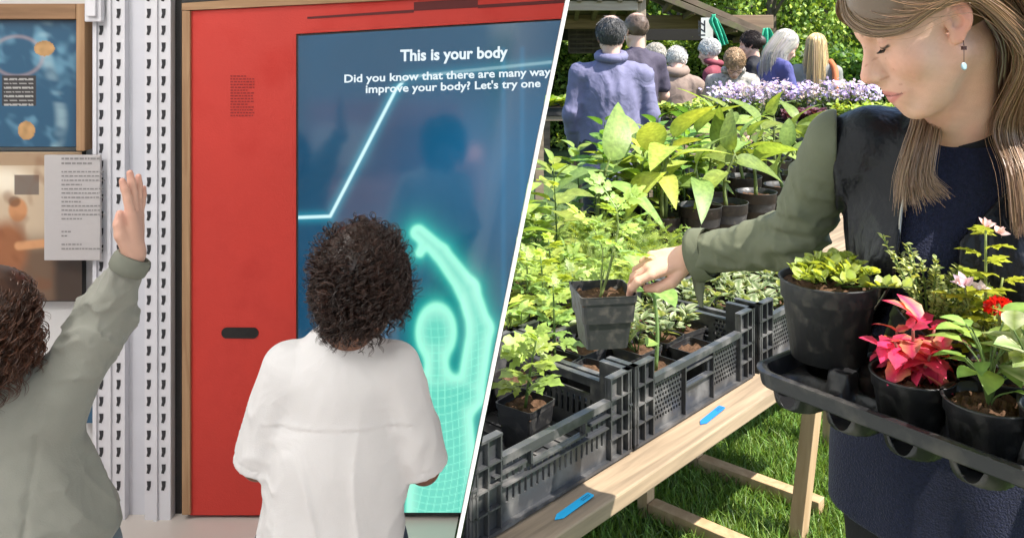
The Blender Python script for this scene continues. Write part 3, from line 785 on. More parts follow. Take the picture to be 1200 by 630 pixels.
# curls: ringlets of a few hairs each, springing out of the scalp and hanging down
def curls(n, c, R, s, seed, lmin=.07, lmax=.12, coil=.0065, rad=.0026, N=44, grav=.9, out=1.0, sides=3, per=3, turns=60):
    r = np.random.default_rng(seed); d = unit(r.normal(size=(n*3, 3)))
    ok = (d[:, 2] > -.62-.25*(d[:, 0] < -.3)) & ~((d[:, 0] > .55) & (d[:, 2] < .35))
    d = d[ok][:n]; n = len(d)
    rootw = c+s*((d*A(.098, .077, .088)+A(-.012, 0, .042))@R); dw = unit(d@R)
    L = r.uniform(lmin, lmax, n)[:, None]
    t = np.linspace(0, 1, N)[None, :, None]
    sw = unit(np.cross(dw, A(0, 0, 1))+1e-3)
    wv = r.normal(0, 1, (n, 1, 3))*.006*np.sin(t*r.uniform(2, 6, (n, 1, 1))+r.uniform(0, 6, (n, 1, 1)))*t
    base = rootw[:, None]+dw[:, None]*(L[:, None]*out*(1-np.exp(-3.2*t))*.48)+A(0, 0, -1)*(L[:, None]*grav*t**1.3)+sw[:, None]*(r.normal(0, .016, (n, 1, 1))*t)+wv
    tn = unit(np.gradient(base, axis=1)); u = unit(np.cross(tn, A(.3, .8, .15))); v = np.cross(tn, u)
    tr_ = L[:, None]*r.uniform(.7, 1.25, (n, 1, 1))*turns; ph = r.uniform(0, 6.28, (n, 1, 1)); Ps, Rs, Cs = [], [], []
    tone = r.uniform(.55, 1.5, (n, 1, 1))
    for k in range(per):
        cr = coil*r.uniform(.55, 1.35, (n, 1, 1))*np.minimum(1, t*4)*(1+.35*t*r.uniform(-1, 1, (n, 1, 1)))
        a = tr_*t*2*PI+ph+k*.55+r.normal(0, .25, (n, 1, 1))
        Ps.append(base+u*np.cos(a)*cr+v*np.sin(a)*cr); Rs.append(rad*r.uniform(.55, 1.2, (n, 1))*np.clip(1.1-t[..., 0]**3*.95, .12, 1))
        Cs.append(tone*r.uniform(.75, 1.3, (n, 1, 1))*(1+.8*t**2*r.uniform(0, 1, (n, 1, 1))*A(1, .55, .4)))
    V, F = tubes(np.concatenate(Ps), np.concatenate(Rs), sides)
    return V, F, np.repeat(np.concatenate(Cs), sides, axis=1).reshape(-1, 3)
def cap_sdf(c, R, s, g, lowcut=-.05, facecut=.06):
    def f(p):
        q = loc(p, c, R)/s
        d = ell(q, (-.014, 0, .043), (.094+g, .073+g, .084+g))
        d = smax(d, -(q[..., 2]-lowcut-.35*q[..., 0]*0), .01)
        d = smax(d, (q[..., 0]*.9-q[..., 2]*.55)-facecut, .01)
        return d*s
    return f
lo, hi = bb([hc], .16); 
hr = solid('hair', cap_sdf(hc, Rh, .93, .010, -.098, .045), lo, hi, .006, M_bhair, kid)
M_curl = mat('curl_strands', (1, 1, 1), .36, .55, attr=True)
V, F, C = curls(1100, hc, Rh, .90, 3, .045, .085, .0055, .00135, 46, .95, .75); mk('curls', V, F, M_curl, hr, True, A(.019, .010, .007)*C, world=True)
V, F, C = curls(260, hc, Rh, .92, 5, .05, .09, .009, .0007, 46, .5, 1.1, 3, 2, 45); mk('frizz', V, F, M_curl, hr, True, A(.030, .014, .009)*C, world=True)

# ------------------------------------------------------------------ the child with a raised arm (left edge)
M_hood = mat('sage_fleece', (.245, .25, .215), .85, .2, bump=.2, bscale=380, var=.06, vscale=12, sheen=.15, fold=.18, fscale=10)
M_rib = mat('sage_rib', (.18, .19, .155), .85, .2, bump=.3, bscale=500, stretch=(6, 6, .4))
M_jean = mat('washed_denim', (.16, .20, .23), .8, .2, bump=.3, bscale=500, var=.1)
Y2 = 1.70
kid2 = thing('person', 'brown haired child in a sage green sweatshirt raising one arm high at the left edge', 'person', (-.96, Y2, .006))
R2 = frame((-.12, 1, 0))
hc2 = P(-12, 388, Y2-.02); nb2 = P(0, 452, Y2); sk2 = A(.60, .36, .27)
Rh2 = frame((.35, .92, .12))
s2 = P(72, 462, Y2+.0); el2 = P(95, 392, Y2+.02); w2 = P(157, 300, Y2+.05)
# upper arm from the shoulder rising to the elbow, forearm on to the wrist
el2 = s2+(w2-s2)*.50+A(-.012, .05, -.004)
s2l_ = P(-75, 462, Y2); el2l = P(-95, 560, Y2+.03); w2l = P(-60, 600, Y2+.18)
pel2 = P(30, 640, Y2+.01)
lo, hi = bb([hc2, nb2], .16)
pcs = [piece(lambda p: head_sdf(p, hc2, Rh2, .94, nb2-A(0, 0, .03)), lo, hi, .0045, lambda V: face_color(V, hc2, Rh2, .94, sk2, (.5, .22, .2), (.08, .04, .03)))]
h2 = hand_pts(w2, unit(A(-.02, .08, 1)), unit(A(.97, .12, .10)), 1.0, True, ((.16, .10, .06), (.05, .08, .06), (-.06, .05, .05), (-.16, .05, .05)), .5,
              thumb=((.022, .022, -.006), (.048, .034, -.016), (.070, .036, -.020), (.090, .034, -.018)))
f2 = lambda p: smin(smin(rcone(p, s2, el2, .042, .034), rcone(p, el2, w2+A(0, 0, .008), .034, .0215), .012), hand_sdf(p, h2), .012)
lo, hi = bb([s2, el2, w2]+[x for f in h2[0] for x in f[0]], .05)
def hcol(V): 
    C = np.tile(sk2, (len(V), 1)); t = np.max([np.exp(-(np.linalg.norm(V-f[0][-1], axis=1)/.02)**2) for f in h2[0]], 0); return C*(1-.35*t[:, None])+A(.55, .2, .16)*.35*t[:, None]
pcs.append(piece(f2, lo, hi, .003, hcol))
h2l = hand_pts(w2l, A(.2, .9, -.2), A(-.2, .2, 1), .9, False, (.3, .3, .4, .4))
f3 = lambda p: smin(smin(rcone(p, s2l_, el2l, .042, .034), rcone(p, el2l, w2l, .034, .021), .012), hand_sdf(p, h2l), .012)
lo, hi = bb([s2l_, el2l, w2l]+[x for f in h2l[0] for x in f[0]], .05); pcs.append(piece(f3, lo, hi, .006, sk2))
lo, hi = bb([nb2, pel2, A(pel2[0], pel2[1], 0)], .17)
pcs.append(piece(lambda p: smin(rcone(p, nb2-A(0, 0, .07), pel2, .075, .08), simple_legs(p, pel2-A(0, 0, .04), R2, .006, .07, (.065, .045, .036)), .03), lo, hi, .011, sk2))
V, F, C = join_np(pcs); mk('body', V, F, M_skin, kid2, True, C, world=True)
hem2 = P(36, 634, Y2)
def hood(p):
    sc = A(1, 1.06, 1).astype(np.float32)
    d = rcone(p*sc, (nb2+A(.02, 0, -.10))*sc, (hem2+A(-.005, 0, .02))*sc, .125, .166)
    d = smin(d, rcone(p, s2l_+A(.03, 0, -.01), s2+A(-.03, 0, -.015), .066, .068), .05)
    d = smin(d, rcone(p, nb2-A(0, 0, .01), nb2-A(0, 0, .1), .07, .09), .05)
    arm = smin(rcone(p, s2+A(-.02, 0, -.025), el2, .078, .062), rcone(p, el2, w2-A(.006, 0, .012), .060, .040), .03)
    # crumpled sleeve
    ax = unit(w2-s2); t = (p-np.float32(s2))@ax.astype(np.float32)
    pr = p[..., 0]*.6+p[..., 1]
    arm = arm-.012*nfolds(arm, p, 21, (5, 5, 9), 1.5)*np.clip(t*9, 0, 1)-.004*nfolds(arm, p, 22, (12, 12, 16), 1.6)*np.clip(t*9, 0, 1)+.006
    d = smin(d, arm, .035)
    l = smin(rcone(p, s2l_, el2l, .07, .06), rcone(p, el2l, w2l, .06, .042), .02); d = smin(d, l, .03)
    q = p-np.float32(nb2)
    rot = np.stack([q[..., 0]*.8+q[..., 2]*.6, q[..., 1], q[..., 2]*.8-q[..., 0]*.6], -1).astype(np.float32)
    body_ = np.clip(-q[..., 2]*5-.1, 0, 1)
    d = d-(.014*nfolds(d, rot, 25, (5, 4, 1.8), 1.4)+.005*nfolds(d, rot, 26, (11, 8, 5), 1.6))*body_+.006
    sx = q[..., 0]-(.115+.06*np.clip(-q[..., 2]-.1, 0, .2)); d += .0035*np.exp(-(sx/.004)**2)*(q[..., 1] < 0)*(q[..., 2] < -.06)
    # raglan / side seam
    d = smax(d, hem2[2]-p[..., 2], .012)
    e = (p-np.float32(w2-ax*.006))@ax.astype(np.float32); d = np.where(np.linalg.norm(p-np.float32(w2), axis=-1) < .12, smax(d, e, .004), d)
    return smax(d, -np.linalg.norm(p-np.float32(nb2+A(0, .015, .055)), axis=-1)+.066, .006)
lo, hi = bb([s2, w2, s2l_, el2l, w2l, hem2, nb2], .12); lo[:2] -= .10; hi[:2] += .10; lo[2] = hem2[2]-.02
hs = solid('sweatshirt', hood, lo, hi, .0046, M_hood, kid2, it=1)
ax = unit(w2-s2)
m_ = MB(); m_.lathe([(.034, -.036), (.0385, -.030), (.0395, -.018), (.0385, -.006), (.035, 0), (.030, .001), (.029, -.03)], (0, 0, 0), 30, R=np.stack([unit(np.cross(ax, A(0, 1, 0))), np.cross(ax, unit(np.cross(ax, A(0, 1, 0)))), ax], 1))
V = np.concatenate(m_.V)+w2; mk('cuff', V, [np.concatenate(x) for x in m_.F.values()], M_rib, hs, True, world=True)
def hemb(p):
    sc = A(1, 1.06, 1).astype(np.float32); d = rcone(p*sc, (hem2+A(-.005, 0, .05))*sc, (hem2+A(-.008, 0, -.07))*sc, .158, .150)
    return smax(smax(d, p[..., 2]-hem2[2]-.004, .004), hem2[2]-.05-p[..., 2], .004)
lo, hi = bb([hem2], .24); solid('hem_band', hemb, lo, hi, .008, M_rib, hs)
seam = spline([hem2+A(.158, -.06, 0.0), hem2+A(.145, -.075, .10), hem2+A(.095, -.10, .20), nb2+A(.12, -.075, -.09)], 30)
def t2(p): return simple_legs(p, pel2-A(0, 0, .02), R2, .006, .075, (.10, .075, .06))
lo, hi = bb([pel2, A(pel2[0], pel2[1], .04)], .22); lo[2] = .03
solid('jeans', lambda p: smin(t2(p), rcone(p, pel2-A(.06, 0, .06), pel2+A(.06, 0, -.06), .11, .11), .05), lo, hi, .009, M_jean, kid2)
shoes(kid2, pel2, R2, .006, M_shoe, .075, .9)
M_hair2 = mat('brown_curls', (.045, .020, .011), .4, .5, var=.5, vscale=50)
lo, hi = bb([hc2], .16); hr2 = solid('hair', cap_sdf(hc2, Rh2, .94, .016, -.06, .05), lo, hi, .006, M_hair2, kid2)
V, F, C = curls(850, hc2, Rh2, .92, 8, .05, .105, .008, .0013, 40, 1.0, .75, 3, 3, 36); mk('curls', V, F, M_curl, hr2, True, A(.060, .026, .014)*C, world=True)
# ================================================================== plant sale (right of the partition)
# --- ground
def groundmat():
    m = bpy.data.materials.new('lawn'); nt, N, L = nodes(m); b = N['Principled BSDF']; b.inputs['Roughness'].default_value = .9
    tc = N.new('ShaderNodeTexCoord'); n = N.new('ShaderNodeTexNoise'); n.inputs['Scale'].default_value = 60; n.inputs['Detail'].default_value = 8
    n2_ = N.new('ShaderNodeTexNoise'); n2_.inputs['Scale'].default_value = 3
    L.new(tc.outputs['Object'], n.inputs[0]); L.new(tc.outputs['Object'], n2_.inputs[0])
    r = N.new('ShaderNodeValToRGB'); r.color_ramp.elements[0].color = (.018, .03, .008, 1); r.color_ramp.elements[1].color = (.10, .17, .03, 1)
    r.color_ramp.elements[0].position = .3; r.color_ramp.elements[1].position = .75
    a = N.new('ShaderNodeMath'); a.operation = 'MULTIPLY_ADD'; a.inputs[1].default_value = .5; a.inputs[2].default_value = .0
    L.new(n2_.outputs[0], a.inputs[0]); ad = N.new('ShaderNodeMath'); L.new(a.outputs[0], ad.inputs[0]); mu = N.new('ShaderNodeMath'); mu.operation = 'MULTIPLY'; mu.inputs[1].default_value = .55
    L.new(n.outputs[0], mu.inputs[0]); L.new(mu.outputs[0], ad.inputs[1]); L.new(ad.outputs[0], r.inputs[0]); L.new(r.outputs[0], b.inputs['Base Color'])
    bp = N.new('ShaderNodeBump'); bp.inputs['Strength'].default_value = .8; bp.inputs['Distance'].default_value = .03; L.new(n.outputs[0], bp.inputs['Height']); L.new(bp.outputs[0], b.inputs['Normal'])
    return m
g = mk('lawn', [(-150, -150, 0), (150, -150, 0), (150, 150, 0), (-150, 150, 0)], np.array([[0, 1, 2, 3]]), groundmat(), None, False); tag(g, kind='structure')
M_leaf = leafmat('leaf', .42); M_leaf2 = leafmat('leaf_matt', .3, .6); M_petal = leafmat('petal', .35, .6)
M_grass = leafmat('grass_blade', .3, .5)
def grass(n, x0, x1, y0, y1):
    r = np.random.default_rng(4); b = np.stack([r.uniform(x0, x1, n), r.uniform(y0, y1, n), np.zeros(n)], 1)
    b = b[side(b+A(0, 0, .1)) > .05]; n = len(b)
    h = r.uniform(.022, .06, n); a = r.uniform(0, 6.28, n); w_ = .0022
    d = np.stack([np.cos(a), np.sin(a), 0*a], 1); l = r.normal(0, .018, (n, 3)); l[:, 2] = 0
    V = np.stack([b-d*w_, b+d*w_, b+d*w_*.8+l*.5+A(0, 0, 1)*h[:, None]*.6, b-d*w_*.8+l*.5+A(0, 0, 1)*h[:, None]*.6, b+l*1.3+A(0, 0, 1)*h[:, None]], 1)
    i = np.arange(n)[:, None]*5
    c = np.array([.12, .225, .035])*r.uniform(.5, 1.4, (n, 1))*np.stack([r.uniform(.85, 1.35, n), np.ones(n), np.ones(n)], 1)
    return mk('grass', V.reshape(-1, 3), [i+np.array([0, 1, 2, 3]), i+np.array([3, 2, 4])], M_grass, None, True, np.repeat(c, 5, 0))
tag(grass(70000, .1, 1.9, 2.2, 4.6), 'short green lawn grass under and beside the plank table', 'grass', kind='stuff')

# --- leaves
def leaf_tmpl(nl=6, width=.5, fold=.18, droop=.25, tip=.75, serr=0, base=.12, stalk=0.):
    x = np.linspace(0, 1, nl); w_ = np.sin(PI*x**tip)**.8*width/2; w_[0] = base*width*.25; w_[-1] = .0
    if serr: w_[1:-1:2] *= 1+serr; w_[2:-1:2] *= 1-serr
    V = []
    for xi, wi in zip(x, w_):
        zc = -droop*xi**2
        V += [(xi+stalk, -wi, zc+fold*wi), (xi+stalk, 0, zc), (xi+stalk, wi, zc+fold*wi)]
    F = []
    for i in range(nl-1):
        for k in range(2): F.append((i*3+k, i*3+k+1, i*3+4+k, i*3+3+k))
    V, F = np.array(V), np.array(F)
    if stalk:
        n = len(V); V = np.concatenate([V, [(0, -.012, 0), (0, .012, 0), (stalk, .012, 0), (stalk, -.012, 0)]]); F = np.concatenate([F, [[n, n+1, n+2, n+3]]])
    return V, F
def compound(leaflets, tm):
    V0, F0 = tm; Vs, Fs, n = [], [], 0
    for (x, y, a, s, dz) in leaflets:
        c, sn = math.cos(a), math.sin(a)
        V = V0*s; V = np.stack([V[:, 0]*c-V[:, 1]*sn+x, V[:, 0]*sn+V[:, 1]*c+y, V[:, 2]+dz-.22*x*x], 1); Vs.append(V); Fs.append(F0+n); n += len(V)
    m = [(t, s*.009, -.22*t*t) for t in (0, .35, .7, .95) for s in (-1, 1)]
    Vs.append(np.array(m)); Fs.append(np.array([[0, 1, 3, 2], [2, 3, 5, 4], [4, 5, 7, 6]])+n)
    return np.concatenate(Vs), np.concatenate(Fs)
T_simple = leaf_tmpl(5, .5, .25, .25)
T_broad = leaf_tmpl(7, .62, .22, .35, .7, stalk=.18)
T_canna = leaf_tmpl(12, .60, .17, .75, .72)
T_lance = leaf_tmpl(5, .26, .2, .3)
T_round = leaf_tmpl(5, .85, .12, .1, .85)
_s = leaf_tmpl(7, .58, .22, .25, .68, serr=.26)
T_tomato = compound([(.22, .03, .95, .22, 0), (.22, -.03, -.95, .22, 0), (.42, .03, .85, .36, 0), (.42, -.03, -.85, .36, 0), (.66, .03, .75, .34, 0), (.66, -.03, -.75, .34, 0), (.62, 0, 0, .44, 0), (.52, .02, 1.1, .14, 0), (.52, -.02, -1.1, .14, 0)], _s)
T_fern = compound([(x, s*.01, s*(1.0-x*.3), .30*(1-.5*x), 0) for x in np.linspace(.15, .9, 7) for s in (-1, 1)]+[(.85, 0, 0, .22, 0)], leaf_tmpl(4, .30, .1, .1))
_l = leaf_tmpl(8, .5, .16, .25, .7, serr=.3)
T_lobed = compound([(.25, 0, 0, .75, 0), (.3, .02, .75, .50, 0), (.3, -.02, -.75, .50, 0), (.22, .02, 1.45, .34, 0), (.22, -.02, -1.45, .34, 0)], _l)
def leaves(tm, pos, d, nrm, L, W=None, col=(1, 1, 1), jit=0, seed=0, edge=None):
    """many copies of a leaf template in one vertex array"""
    V0, F0 = tm; pos = np.atleast_2d(pos); n = len(pos); d = unit(np.broadcast_to(d, (n, 3)).astype(float))
    nrm = np.broadcast_to(nrm, (n, 3)).astype(float); s = unit(np.cross(nrm, d)); z = np.cross(d, s)
    L = np.broadcast_to(L, (n,)).astype(float); W = L if W is None else np.broadcast_to(W, (n,))
    V = pos[:, None]+d[:, None]*(V0[None, :, :1]*L[:, None, None])+s[:, None]*(V0[None, :, 1:2]*W[:, None, None])+z[:, None]*(V0[None, :, 2:]*L[:, None, None])
    F = (F0[None]+np.arange(n)[:, None, None]*len(V0)).reshape(-1, F0.shape[1])
    C = np.repeat(np.broadcast_to(col, (n, 3))[:, None], len(V0), 1).astype(float)
    rb = (np.abs(V0[:, 1]) < 1e-6) & (V0[:, 0] < .98); C[:, rb] = C[:, rb]*A(1.35, 1.25, 1.3) if len(V0) < 60 else C[:, rb]
    if edge is not None:   # paler (or darker) leaf margin
        e = np.clip(np.abs(V0[:, 1])/np.abs(V0[:, 1]).max()*1.6-.45, 0, 1)[None, :, None]; C = C*(1-e)+np.asarray(edge)*e
    return V.reshape(-1, 3), F, C.reshape(-1, 3)
def rdir(r, n, zlo=-.2, zhi=.9):
    a = r.uniform(0, 2*PI, n); z = r.uniform(zlo, zhi, n); q = np.sqrt(np.maximum(0, 1-z*z)); return np.stack([np.cos(a)*q, np.sin(a)*q, z], 1)
def jcol(r, base, n, v=.25, yel=.25):
    c = np.asarray(base)*r.uniform(1-v, 1+v, (n, 1)); y = r.uniform(0, yel, n); c = c*np.stack([1+y*1.6, 1+y*.6, 1-y*.3], 1); return c
GREEN = A(.145, .24, .06); LIME = A(.225, .335, .075); DEEP = A(.06, .14, .03); PALE = A(.22, .29, .10)

class Plant:
    def __init__(s, seed=0): s.r = np.random.default_rng(seed); s.f = MB(); s.st = MB()
    def lv(s, *a, **k): V, F, C = leaves(*a, **k); s.f.add(V, F, C); return s
    def stem(s, pts, r0, r1=None, col=(.10, .16, .04), n=6):
        pts = spline(np.array(pts, float), max(5, len(pts)*3)); s.st.tube(pts, np.linspace(r0, r0*.5 if r1 is None else r1, len(pts)), n, np.asarray(col, float)); return pts
    def build(s, parent, z=0., m=None):
        for mb in (s.f, s.st):
            mb.V = [v+A(0, 0, z) for v in mb.V]
        if s.st.n: s.st.build('stem', M_leaf2, parent, True, True)
        if s.f.n: s.f.build('foliage', m or M_leaf, parent, True, True)
def tomato(seed, h=.28, col=LIME, tm=T_tomato, n=11, size=.15, lean=0.):
    p = Plant(seed); r = p.r; dx = r.normal(0, .02+lean, 2)
    pts = p.stem([(0, 0, 0), (dx[0]*.4, dx[1]*.4, h*.5), (dx[0], dx[1], h)], .0042, .002)
    t = np.linspace(.28, 1, n); pos = np.stack([np.interp(t, np.linspace(0, 1, len(pts)), pts[:, k]) for k in range(3)], 1)
    a = np.arange(n)*2.4+r.uniform(0, 6); el = np.interp(t, [.2, 1], [.05, .9])+r.normal(0, .12, n)
    d = np.stack([np.cos(a)*np.cos(el), np.sin(a)*np.cos(el), np.sin(el)], 1)
    L = size*np.interp(t, [.2, .55, 1], [.85, 1.1, .5])*r.uniform(.8, 1.2, n)
    return p.lv(tm, pos, d, A(0, 0, 1)+r.normal(0, .2, (n, 3)), L, col=jcol(r, col, n, .22, .3))
def bushy(seed, h=.2, rad=.1, n=90, tm=T_simple, L=.035, col=GREEN, stems=6, edge=None, up=.5, v=.3):
    p = Plant(seed); r = p.r
    tips = np.stack([r.normal(0, rad*.55, stems), r.normal(0, rad*.55, stems), h*r.uniform(.7, 1.05, stems)], 1)
    pos = []; 
    for t_ in tips:
        q = p.stem([(t_[0]*.15, t_[1]*.15, 0), (t_[0]*.6, t_[1]*.6, t_[2]*.55), tuple(t_)], .0022, .001)
        k = max(2, n//stems); u = r.uniform(.2, 1, k)**.75; pos.append(np.stack([np.interp(u, np.linspace(0, 1, len(q)), q[:, c]) for c in range(3)], 1))
    pos = np.concatenate(pos); m = len(pos); out = unit(pos*A(1, 1, .0)+1e-4)
    d = rdir(r, m, -.1, .6)*.9+out*.5+A(0, 0, up*.5)
    return p.lv(tm, pos, d, A(0, 0, 1)+r.normal(0, .35, (m, 3)), L*r.uniform(.6, 1.25, m), col=jcol(r, col, m, v), edge=edge)
def canna(seed, h=.36, n=5, col=LIME, big=.24, az=None):
    p = Plant(seed); r = p.r
    pts = p.stem([(0, 0, 0), (r.normal(0, .01), r.normal(0, .01), h*.5), (r.normal(0, .03), r.normal(0, .03), h)], .010, .005, (.16, .20, .06), 8)
    t = np.linspace(.5, 1, n)
    for i in range(n):
        b = np.array([np.interp(t[i], np.linspace(0, 1, len(pts)), pts[:, k]) for k in range(3)])
        a = (az if az is not None else 0)+i*2.3+r.normal(0, .3); el = r.uniform(.05, .85) if i < n-1 else 1.15
        d = A(math.cos(a)*math.cos(el), math.sin(a)*math.cos(el), math.sin(el)); L = big*r.uniform(.8, 1.15)
        p.stem([b-d*.03, b, b+d*L*.12], .006, .003, (.2, .26, .07))
        p.lv(T_canna, b+d*L*.08, d, A(0, 0, 1)+r.normal(0, .3, 3)-d*.2, L, L*r.uniform(.62, .95), col=jcol(r, col, 1, .25, .18))
    return p
def flowers(seed, h=.16, rad=.1, n=16, col=(.42, .30, .62), fc=5, sz=.014, base=None):
    p = base or bushy(seed, h*.8, rad, 110, T_simple, .03, A(.10, .17, .035)); r = np.random.default_rng(seed+50)
    for k in range(n):
        t_ = A(r.normal(0, rad*.5), r.normal(0, rad*.5), h*r.uniform(.62, 1.25)); p.stem([(t_[0]*.5, t_[1]*.5, .02), tuple(t_)], .0013, .001)
        for j in range(r.integers(2, 5)):
            c = t_+r.normal(0, .011, 3); nn = unit(A(0, -.3, 1)+r.normal(0, .5, 3)); e = unit(np.cross(nn, A(1, .2, .1))); e2 = np.cross(nn, e)
            a = np.arange(fc)*2*PI/fc; d = e*np.cos(a)[:, None]+e2*np.sin(a)[:, None]+nn*.25
            p.lv(T_round, np.repeat(c[None], fc, 0), d, nn, sz, col=np.asarray(col)*r.uniform(.75, 1.3))
    return p

# --- pots
M_pot = mat('pot_plastic', (.014, .014, .015), .42, .45, stain=(.034, .032, .030), sscale=45, bump=.1, bscale=90)
M_potd = mat('pot_dusty', (.024, .024, .025), .55, .4, stain=(.062, .056, .048), sscale=50, bump=.1, bscale=90)
M_soil = mat('compost', (.075, .042, .025), .95, .1, var=.5, vscale=70, bump=1, bscale=120)
M_terra = mat('terracotta', (.40, .15, .07), .85, .2, var=.15, vscale=12)
def round_pot(t, rt, h, m=None, lip=.012, n=36, soil=.86, rb=None):
    rb = rb or rt*.76
    m_ = MB(); m_.lathe([(0, .004), (rb*.5, .004), (rb, 0), (rb+(rt-rb)*.72, h*.76), (rt*.975, h*.765), (rt*.985, h-.004), (rt, h-.003), (rt+.002, h), (rt-.003, h), (rt-.004, h*.8), (rb-.003, .01)], n=n)
    m_.build('pot', m or M_pot, t, True)
    sr = rt-.006; q = []
    r = np.random.default_rng(int(rt*1e4)); k = 13
    m_ = MB(); m_.lathe([(sr*i/k+.0001, h*soil+.006*math.sin(i*1.9)*(i < k)) for i in range(k, -1, -1)], n=26)
    m_.V[0][:, 2] += r.normal(0, .0035, len(m_.V[0]))*(np.hypot(m_.V[0][:, 0], m_.V[0][:, 1]) < sr*.95)
    m_.build('soil', M_soil, t, True); return h*soil
def square_pot(t, w_, h, m=None, soil=.84, R=None, crumbs=True):
    m_ = MB(); r = w_/2
    m_.sqlathe([(r*.72, 0), (r*.93, h*.86), (r*.99, h*.87), (r*1.0, h-.002), (r*1.015, h), (r*.965, h), (r*.95, h*.8), (r*.9, h*.5)], rc=.16, cap0=True)
    m_.build('pot', m or M_pot, t, False)
    g_ = 11; x = np.linspace(-1, 1, g_)*r*.945; X, Yq = np.meshgrid(x, x, indexing='ij'); rr = np.random.default_rng(int(w_*1e5))
    Z = h*soil+rr.normal(0, .0035, X.shape)
    i, j = np.meshgrid(np.arange(g_-1), np.arange(g_-1), indexing='ij'); F = np.stack([i*g_+j, (i+1)*g_+j, (i+1)*g_+j+1, i*g_+j+1], -1).reshape(-1, 4)
    if soil: mk('soil', np.stack([X, Yq, Z], -1).reshape(-1, 3), F, M_soil, t, True)
    return h*soil

# --- table frame of reference: e along the table, d across (away from the path)
TZ = .62
C1 = A(.287, 2.02, TZ); EX = unit(A(.685, .729, 0)); DX = A(-EX[1], EX[0], 0)
TA = math.atan2(EX[1], EX[0])
def T(e, d, z=TZ): return A(C1[0]+EX[0]*e+DX[0]*d, C1[1]+EX[1]*e+DX[1]*d, z)
RT = np.stack([EX, DX, A(0, 0, 1)], 1)     # columns: local axes
M_plank = wood('plank_pine', (.30, .22, .14), (.165, .12, .075), 0, .9, .8); M_plank2 = wood('plank_grey', (.30, .23, .16), (.20, .15, .10), 0, .8, .8)
M_leg = wood('leg_pine', (.43, .30, .17), (.32, .21, .11), 2, .7, .6)
def table(label, e0, e1, boards, z, clip=True):
    t = thing('plank_table', label, 'table', T((e0+e1)/2, (boards[0][0]+boards[-1][1])/2, 0), TA, group=None)
    L_ = e1-e0; dc = (boards[0][0]+boards[-1][1])/2
    for d0, d1 in boards:
        m_ = MB(); m_.box((0, (d0+d1)/2-dc, z-.0195), (L_, d1-d0-.006, .038)); o = m_.build('plank', M_plank, t); 
        if clip: clip_obj(o, 1, .009)
        bevel(o, .004)
    return t, (e0+e1)/2, dc
t, ec, dc = table('long pine plank table carrying the black crates of seedlings', -1.0, 1.38, [(-.085, .13), (.135, .35), (.355, .57), (.575, .79), (.795, 1.01), (1.015, 1.23)], TZ-.001)
def leg(t, a, b, w_=.044, name='leg'):
    a, b = A(*a), A(*b); z = unit(b-a); x = unit(A(EX[0], EX[1], 0)-z*np.dot(A(EX[0], EX[1], 0), z)); y = np.cross(z, x)
    m_ = MB(); m_.box((0, 0, 0), (w_*1.0, w_*.9, np.linalg.norm(b-a)), np.stack([x, y, z], 1)); V = np.concatenate(m_.V)+(a+b)/2
    return bevel(mk(name, V, [np.concatenate(q) for q in m_.F.values()], M_leg, t, False, world=True), .002)
for (e, d0, d1, front) in ((.715, .452, -.16, False), (1.087, .487, .06, True), (-.4, .45, .05, True)):
    leg(t, T(e, d0, 0), T(e, d0, TZ-.048)); leg(t, T(e+.0, d0-.024, .035), T(e+.02, d1-.04, .035), .05, 'foot_rail')
    if front: 
        if e > 1: leg(t, (.902, 2.70, 0), (.985, 2.745, TZ-.05), .05)
        else: leg(t, T(e, d1, 0), T(e, d1, TZ-.048))
t2_, e2c, d2c = table('further pine plank table holding the large leaved plants in round pots', 1.42, 3.4, [(.1, .38), (.385, .66), (.665, .94), (.945, 1.22), (1.225, 1.5)], TZ-.001, False)
for e in (1.6, 3.3):
    for d in (.2, 1.4): leg(t2_, T(e, d, 0), T(e, d, TZ-.048))

# --- black produce crates
M_crate = mat('crate_plastic', (.034, .035, .038), .36, .5, stain=(.11, .105, .10), sscale=16, bump=.08, bscale=70)
def grid_wall(mb, L_, H0, H1, th, holes, base):
    """vertical wall in local x (length) / z, from z H0..H1, thickness th along y, with real holes: list of (x0,x1,z0,z1)"""
    xs = sorted({0, L_, *[h[0] for h in holes], *[h[1] for h in holes]}); zs = sorted({H0, H1, *[h[2] for h in holes], *[h[3] for h in holes]})
    xs = [x for x in xs if 0 <= x <= L_]; zs = [z for z in zs if H0 <= z <= H1]
    hs = np.array(holes).reshape(-1, 4)
    solid_ = np.ones((len(xs)-1, len(zs)-1), bool)
    for i in range(len(xs)-1):
        xc = (xs[i]+xs[i+1])/2; hx = hs[(hs[:, 0] < xc) & (hs[:, 1] > xc)]
        for j in range(len(zs)-1):
            zc = (zs[j]+zs[j+1])/2
            if len(hx) and ((hx[:, 2] < zc) & (hx[:, 3] > zc)).any(): solid_[i, j] = False
    def q(a, b, c, d_): mb.add([base(*a), base(*b), base(*c), base(*d_)], np.array([[0, 1, 2, 3]]))
    nx, nz = solid_.shape
    for i in range(nx):
        for j in range(nz):
            if not solid_[i, j]: continue
            x0, x1, z0, z1 = xs[i], xs[i+1], zs[j], zs[j+1]
            q((x0, 0, z0), (x1, 0, z0), (x1, 0, z1), (x0, 0, z1)); q((x1, th, z0), (x0, th, z0), (x0, th, z1), (x1, th, z1))
            for di, dj, a, b in ((-1, 0, (x0, z1), (x0, z0)), (1, 0, (x1, z0), (x1, z1)), (0, -1, (x0, z0), (x1, z0)), (0, 1, (x1, z1), (x0, z1))):
                ii, jj = i+di, j+dj
                if not (0 <= ii < nx and 0 <= jj < nz) or not solid_[ii, jj]:
                    q((a[0], 0, a[1]), (a[0], th, a[1]), (b[0], th, b[1]), (b[0], 0, b[1]))
